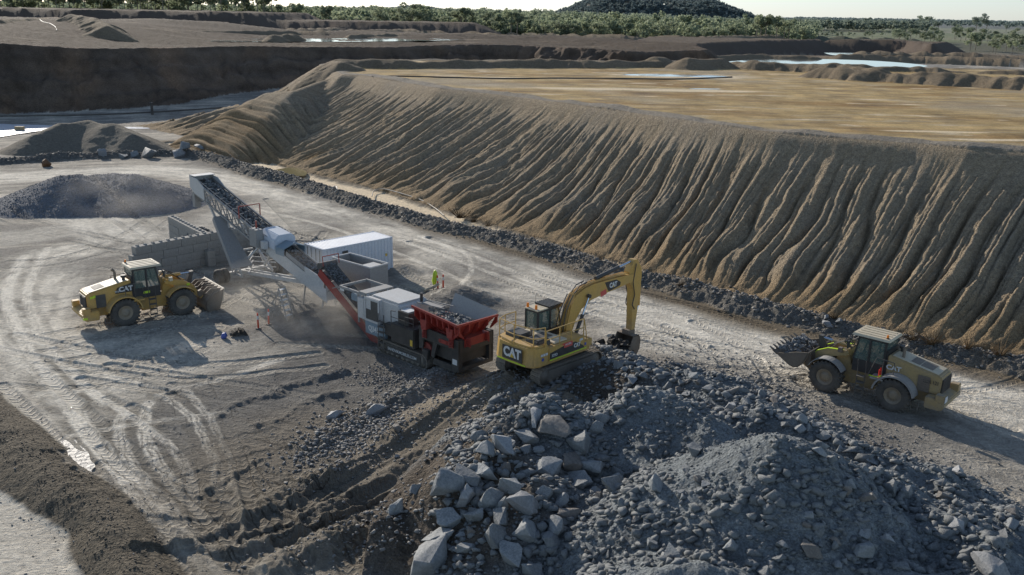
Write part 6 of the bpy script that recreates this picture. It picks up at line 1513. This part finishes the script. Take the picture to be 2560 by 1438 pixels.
NB = [  # px, py, px size, kind, label
 (1075, 1400, 105, 'g', 'largest squarish grey boulder, lowest on the left foot of the rubble pile'),
 (1308, 1262, 96, 'p', 'tall pale faceted boulder standing highest among the big blocks of the rubble pile'),
 (1318, 1325, 78, 'g', 'grey boulder leaning right below the tall pale faceted boulder'),
 (1120, 1300, 78, 'g', 'rounded grey boulder directly left of the block cluster, above the largest boulder'),
 (1163, 1245, 66, 'p', 'ridged grey boulder left of the tall pale one, under the wide smooth boulder'),
 (1118, 1222, 92, 'g', 'wide smooth boulder overhanging brown soil on the left edge of the rubble pile'),
 (1172, 1195, 70, 'g', 'blocky boulder resting above the wide smooth boulder'),
 (1213, 1180, 66, 'g', 'upright narrow boulder on the left crest of the rubble pile'),
 (1215, 1130, 58, 'g', 'square boulder on the left rim, above the upright narrow boulder'),
 (1261, 1115, 70, 'p', 'tall pale block on the crest left of the dark peaked boulder'),
 (1321, 1095, 72, 'g', 'peaked boulder in the upper row of the block cluster'),
 (1385, 1078, 92, 'w', 'big brownish dark-faced boulder at the top of the block cluster'),
 (1337, 1045, 62, 'p', 'pale boulder topmost of the block cluster'),
 (1457, 1108, 82, 'g', 'long grey slab right of the brownish boulder'),
 (1372, 1175, 70, 'g', 'flat-topped boulder in the middle of the block cluster'),
 (1426, 1160, 68, 'w', 'reddish brown block in the middle of the cluster, right of the flat-topped boulder'),
 (1480, 1170, 66, 'g', 'split grey boulder at the right end of the block cluster'),
 (1186, 1290, 62, 'g', 'grey boulder between the rounded boulder and the tall pale one'),
 (1252, 1298, 64, 'g', 'angular boulder tucked under the left side of the tall pale boulder'),
 (1245, 1340, 72, 'g', 'dark angular slab below the block cluster'),
 (1279, 1385, 72, 'g', 'broad grey boulder near the bottom edge, right of the dark angular slab'),
 (1090, 1345, 68, 'g', 'slanting boulder just above the largest squarish boulder'),
 (1327, 1425, 60, 'g', 'smooth egg-shaped boulder at the bottom edge'),
 (992, 1275, 58, 'g', 'lone grey boulder on brown soil left of the rubble pile'),
 (1040, 1225, 36, 'g', 'small pointed boulder on the soil left of the wide smooth boulder'),
 (937, 1028, 46, 'p', 'pale rounded boulder on the gravel ridge behind the tracked ramp'),
 (838, 1036, 42, 'p', 'flat pale stone at the far left tip of the gravel ridge'),
 (992, 1072, 34, 'w', 'brown stone throwing a long shadow beside the ramp'),
 (993, 1142, 16, 'p', 'small whitish stone lying alone on the ramp tracks'),
 (1469, 1022, 34, 'g', 'stone poking from dark soil just below the excavator track'),
 (1504, 1046, 44, 'g', 'low stone in the dark hollow right below the excavator'),
 (2474, 1425, 96, 'p', 'big pale wedge boulder in the bottom right corner'),
 (2230, 1220, 52, 'g', 'pointed upright slab on the right flank of the rubble pile'),
 (2160, 1375, 62, 'g', 'grey slab low on the right half of the rubble pile'),
 (2218, 1350, 36, 'p', 'pale stone on the right half, beside the low grey slab'),
 (2501, 1345, 42, 'g', 'grey stone at the right edge above the big wedge boulder'),
 (2024, 1380, 60, 'w', 'dusty pinkish boulder at the bottom, in the valley of the pile'),
 (1679, 1392, 54, 'g', 'grey boulder near the bottom edge below the great cone of fines'),
 (1826, 1372, 46, 'g', 'boulder low on the face of the great cone of fines'),
 (1644, 1212, 52, 'g', 'boulder at the left tip of the sunlit crest'),
 (1737, 1125, 48, 'g', 'brownish slab in the hollow behind the great cone'),
 (1826, 1020, 36, 'p', 'pale pointed stone on the far ridge of the pile'),
 (2389, 1178, 42, 'p', 'flat pale stone where the pile meets the haul road at right'),
 (2164, 1245, 44, 'w', 'cluster-topping stone on the right ridge of the pile'),
 (2391, 1320, 42, 'p', 'squarish pale stone on the lower right slope'),
 (370, 388, 52, 'g', 'largest boulder on the far rubble berm, before the brown mound'),
 (339, 388, 26, 'g', 'boulder just left of the largest one on the far berm'),
 (309, 392, 28, 'g', 'upright boulder on the far berm, second left of the largest'),
 (257, 386, 28, 'p', 'pale low boulder at the left of the far berm row'),
 (461, 372, 34, 'g', 'boulder at the bend of the far berm, beside the silt'),
 (498, 370, 26, 'g', 'pointed boulder at the right tip of the far berm row'),
 (444, 389, 36, 'p', 'pale boulder in front of the bend of the far berm'),
 (2070, 812, 28, 'p', 'pale rounded boulder on the berm behind the loaded bucket'),
 (2064, 794, 22, 'p', 'smaller pale stone atop the berm behind the loaded bucket'),
 (2097, 806, 22, 'g', 'grey boulder on the berm right of the pale rounded one'),
]
rb = random.Random(77)
HB = hits([(q[0], q[1]+q[2]*.12) for q in NB])
taken = []
for (px, py, s, k, lab), p in zip(NB, HB):
    dist = math.hypot(p[0], p[1], CAMH-p[2]) if False else math.sqrt(p[0]**2+p[1]**2+(CAMH-p[2])**2)
    size = s/F*dist*.98; put_boulder(rb.choice(BM[k]), p, size, lab, None, rb, .17); taken.append((p[0], p[1], size))
p = hits([(118, 416)])[0]; o = put_boulder(RUSTB, p, 1.25, 'rusty red clod of earth in front of the far left berm', None, rb, name='rusty_clod')
# unnamed blocks, by zone
ZN = [([(1100, 1240), (1240, 1040), (1500, 1060), (1560, 1200), (1340, 1420), (1060, 1400)], 150, (.35, 1.05), 'grey quarried block heaped in the left part of the rubble pile', 'blocks heaped in the left of the rubble pile', .8),
      ([(1520, 905), (1700, 930), (1890, 960), (1980, 1040), (1900, 1060), (1700, 985), (1560, 960)], 46, (.35, .75), 'angular block on the back ridge of the rubble pile, near the excavator bucket', 'blocks along the back ridge of the rubble pile', 1.0),
      ([(1880, 1010), (2060, 1050), (2240, 1160), (2150, 1230), (1990, 1100)], 36, (.3, .7), 'angular block on the right flank of the rubble pile', 'blocks on the right flank of the rubble pile', .9),
      ([(1960, 1300), (2150, 1200), (2400, 1230), (2560, 1300), (2560, 1438), (1900, 1438)], 62, (.25, .62), 'block on the lower right slope of the rubble pile', 'blocks on the lower right slope of the rubble pile', .7),
      ([(1500, 1220), (1700, 1150), (1850, 1250), (1820, 1438), (1400, 1438)], 26, (.22, .48), 'stone half buried in the fines of the rubble pile', 'stones half buried in the fines', .5)]
def rand_in(poly, n, rr):
    xs = [p[0] for p in poly]; ys = [p[1] for p in poly]; out = []
    while len(out) < n:
        q = (rr.uniform(min(xs), max(xs)), rr.uniform(min(ys), max(ys)))
        if inside(np.array([q[0]]), np.array([q[1]]), poly)[0]: out.append(q)
    return out
for poly, n, (s0, s1), lab, grp, rise in ZN:
    pts = hits(rand_in(poly, n, rb))
    for p in pts:
        s = s0+(s1-s0)*rb.random()**1.6
        if min(math.hypot(p[0]-q[0], p[1]-q[1])-.33*(q[2]+s) for q in taken) < 0: continue
        taken.append((p[0], p[1], s)); put_boulder(rb.choice(BM['g'] if rb.random() < .8 else BM['w']), p, s, lab, grp, rb, .20)
# ---- loose rubble too small to count
def unit_rocks(n, seed):
    out = []
    for k in range(n):
        rr = random.Random(seed+k); bm = bmesh.new()
        for i in range(11):
            v = Vector((rr.gauss(0, 1), rr.gauss(0, 1), rr.gauss(0, 1))).normalized()*(.4+.15*rr.random()); v.z *= .8; bm.verts.new(v)
        bmesh.ops.convex_hull(bm, input=bm.verts); bmesh.ops.triangulate(bm, faces=bm.faces); bm.verts.index_update()
        out.append((np.array([v.co[:] for v in bm.verts]), np.array([[v.index for v in f.verts] for f in bm.faces]))); bm.free()
    return out
UR = unit_rocks(10, 400)
def scatter(name, X, Y, Z, S, mat, label):
    V = []; Fc = []; off = 0; n = len(X); kk = RNG.integers(0, len(UR), n)
    for k in range(len(UR)):
        idx = np.where(kk == k)[0]
        if not idx.size: continue
        v, f = UR[k]; a = RNG.random(idx.size)*6.283; b_ = RNG.random(idx.size)*6.283; ca, sa, cb, sb = np.cos(a), np.sin(a), np.cos(b_), np.sin(b_)
        x = v[None, :, 0]*ca[:, None]-v[None, :, 1]*sa[:, None]; y = v[None, :, 0]*sa[:, None]+v[None, :, 1]*ca[:, None]; z = np.repeat(v[None, :, 2], idx.size, 0)
        y, z = y*cb[:, None]-z*sb[:, None], y*sb[:, None]+z*cb[:, None]
        s = S[idx][:, None]; st = (.8+.5*RNG.random(idx.size))[:, None]
        P = np.stack([x*s*st+X[idx][:, None], y*s+Y[idx][:, None], z*s*.8+Z[idx][:, None]+s*.12], -1).reshape(-1, 3)
        V.append(P); Fc.append((f[None]+(np.arange(idx.size)*len(v))[:, None, None]).reshape(-1, 3)+off); off += len(P)
    V = np.concatenate(V); Fc = np.concatenate(Fc); me = bpy.data.meshes.new(name)
    me.vertices.add(len(V)); me.loops.add(Fc.size); me.polygons.add(len(Fc)); me.vertices.foreach_set('co', V.astype(np.float32).ravel())
    me.loops.foreach_set('vertex_index', Fc.astype(np.int32).ravel()); me.polygons.foreach_set('loop_start', np.arange(0, Fc.size, 3, dtype=np.int32)); me.update(); me.materials.append(mat)
    o = bpy.data.objects.new(name, me); C.objects.link(o); tag(o, label, 'rubble', kind='stuff'); return o
def scatter_line(pts, n, spread, s0, s1, pw=2.5):
    P = np.array(pts); L = np.concatenate([[0], np.cumsum(np.hypot(*np.diff(P, axis=0).T))]); t = RNG.random(n)*L[-1]
    x = np.interp(t, L, P[:, 0]); y = np.interp(t, L, P[:, 1]); r = RNG.normal(0, spread, (2, n)); s = s0+(s1-s0)*RNG.random(n)**pw
    return x+r[0], y+r[1], s
# pile
n = 46000; gx = RNG.uniform(-6, 27, n); gy = RNG.uniform(24, 51, n); k = inside(gx, gy, [(q[0], q[1]) for q in pile_poly]); az = np.abs(gx/gy) < .62
gx, gy = gx[k & az], gy[k & az]; cl = fbm(gx, gy, 2.5, 3, 400)-1.1*np.clip(1-np.hypot(gx-at(1900, 1230, 2)[0], (gy-at(1900, 1230, 2)[1]))/4.5, 0, 1); gs = (.05+.42*RNG.random(gx.size)**4)*np.clip(1+1.2*cl, .35, 1.7); k = gs > .07
gx, gy, gs = gx[k], gy[k], gs[k]; scatter('rubble', gx, gy, terrain(gx, gy, False), gs, rock_mat('rubble_stone', (.205, .220, .224), (.285, .298, .298), (.38, .375, .365), 2), 'loose blue-grey broken stone covering the rubble pile')
# fringe of the pile, ramp edges, gravel ridges
X_, Y_, S_ = [], [], []
for pts, n, sp, s0, s1 in ((pile_poly[2:12], 4200, .8, .05, .30), (ridges[2][0], 1500, .9, .05, .26), (ridges[1][0], 900, .9, .05, .22), (ridges[11][0], 260, .9, .05, .22), (ats(0, (760, 1150), (830, 1110), (900, 1090), (950, 1050)), 1500, .9, .05, .28), (ats(0, (900, 930), (1000, 960), (1120, 935)), 1300, .8, .05, .2), (ats(.5, (1080, 1290), (1000, 1330), (900, 1350)), 380, 1.1, .05, .26), (ats(0, (1650, 860), (1900, 930), (2060, 1040), (2300, 1180), (2560, 1300)), 1500, 1.5, .05, .18)):
    a, b_, s = scatter_line(pts, n, sp, s0, s1, 3); X_.append(a); Y_.append(b_); S_.append(s)
a, b_, s = scatter_line(ats(0, (300, 900), (700, 1000), (900, 1250), (600, 1400), (400, 1200)), 1500, 5, .03, .12, 3); X_.append(a); Y_.append(b_); S_.append(s)
X_, Y_, S_ = [np.concatenate(q) for q in (X_, Y_, S_)]; k = Y_ > 15; X_, Y_, S_ = X_[k], Y_[k], S_[k]
scatter('rubble', X_, Y_, terrain(X_, Y_, False), S_, rock_mat('fringe_stone', (.20, .195, .19), (.30, .29, .275), (.42, .40, .36), 2), 'scattered stones along the edges of the pile and the ramp')
a, b_, s = scatter_line(berm, 13000, .85, .06, .36, 4); k = (b_ < 135); a, b_, s = a[k], b_[k], s[k]
scatter('rubble', a, b_, terrain(a, b_, False), s, rock_mat('berm_stone', (.19, .18, .165), (.27, .255, .23), (.38, .355, .32), 2), 'dark broken stone along the berm beside the silt ditch')
a, b_, s = scatter_line(lbank, 6000, .8, .03, .10, 2.5); scatter('soil_clods', a, b_, terrain(a, b_, False), s, rock_mat('soil_clod', (.10, .088, .07), (.15, .13, .105), (.21, .185, .15), 2), 'dark soil clods on the near left windrow')
# stockpile gravel
n = 9000; gx = RNG.uniform(-50, -31, n); gy = RNG.uniform(78, 96, n); g = crest_field(gx, gy, mound, .5); k = g > .15; gx, gy = gx[k], gy[k]
scatter('gravel', gx, gy, terrain(gx, gy, False), .06+.12*RNG.random(gx.size)**2, rock_mat('stock_gravel', (.19, .20, .215), (.25, .255, .265), (.34, .335, .33), 2), 'crushed dark gravel lying on the far stockpile')
# spoil caught in the ore bay and under the crusher tail, earth held by the digging bucket
p = (-24.6, 70.6); n = 2200; a = RNG.normal(0, 1.1, n); b_ = RNG.normal(0, .9, n); gx, gy = p[0]+a, p[1]+b_; z_ = np.clip(2.3-.55*np.hypot(a, b_), 0.02, 3)
scatter('ore_heap', gx, gy, z_*RNG.random(n)**.3, .10+.2*RNG.random(n)**2, ROCKM, 'dark ore heaped against the inside of the block walls')
# ------------------------------------------------------------------ light, sky, camera
sc = bpy.context.scene
w = bpy.data.worlds.new('World'); sc.world = w; w.use_nodes = True; nt = w.node_tree
for n_ in list(nt.nodes): nt.nodes.remove(n_)
SE = math.radians(20); sx, sy = -.56, .83
sky = nt.nodes.new('ShaderNodeTexSky'); sky.sky_type = 'NISHITA'; sky.sun_disc = False
sky.sun_elevation = SE; sky.sun_rotation = math.atan2(sx, sy); sky.air_density = 1.0; sky.dust_density = .2; sky.ozone_density = 2.5
bg = nt.nodes.new('ShaderNodeBackground'); bg.inputs[1].default_value = .13
wo = nt.nodes.new('ShaderNodeOutputWorld'); hs = nt.nodes.new('ShaderNodeHueSaturation'); hs.inputs['Saturation'].default_value = .86; nt.links.new(sky.outputs[0], hs.inputs['Color'])
tint = nt.nodes.new('ShaderNodeMix'); tint.data_type = 'RGBA'; tint.blend_type = 'MULTIPLY'; tint.inputs[7].default_value = (.86, 1.0, 1.34, 1)
tcw = nt.nodes.new('ShaderNodeTexCoord'); spw = nt.nodes.new('ShaderNodeSeparateXYZ'); mrw = nt.nodes.new('ShaderNodeMapRange'); mrw.inputs['From Min'].default_value = .0; mrw.inputs['From Max'].default_value = .22; mrw.inputs['To Min'].default_value = 1; mrw.inputs['To Max'].default_value = 0
nt.links.new(tcw.outputs['Generated'], spw.inputs[0]); nt.links.new(spw.outputs[2], mrw.inputs[0]); nt.links.new(mrw.outputs[0], tint.inputs[0])
nt.links.new(hs.outputs[0], tint.inputs[6]); nt.links.new(tint.outputs[2], bg.inputs[0]); nt.links.new(bg.outputs[0], wo.inputs[0])
sl = bpy.data.lights.new('sun', 'SUN'); sl.energy = 5.0; sl.angle = math.radians(.53); sl.color = (1, .92, .81)
so = bpy.data.objects.new('sun', sl); C.objects.link(so)
sdv = Vector((sx*math.cos(SE), sy*math.cos(SE), math.sin(SE))); so.rotation_euler = sdv.to_track_quat('Z', 'Y').to_euler(); so.location = (-60, 80, 60)
cam = bpy.data.cameras.new('camera'); co_ = bpy.data.objects.new('camera', cam); C.objects.link(co_)
cam.sensor_width = 36; cam.lens = F/2560*36; cam.clip_end = 20000; cam.clip_start = .5
co_.matrix_world = Matrix(((_R.x, _U.x, -_d.x, 0), (_R.y, _U.y, -_d.y, 0), (_R.z, _U.z, -_d.z, CAMH), (0, 0, 0, 1)))
sc.camera = co_
sc.view_settings.view_transform = 'Standard'; sc.view_settings.look = 'None'; sc.view_settings.exposure = 0
sc.render.engine = 'CYCLES'; sc.render.resolution_x = 1024; sc.render.resolution_y = 575
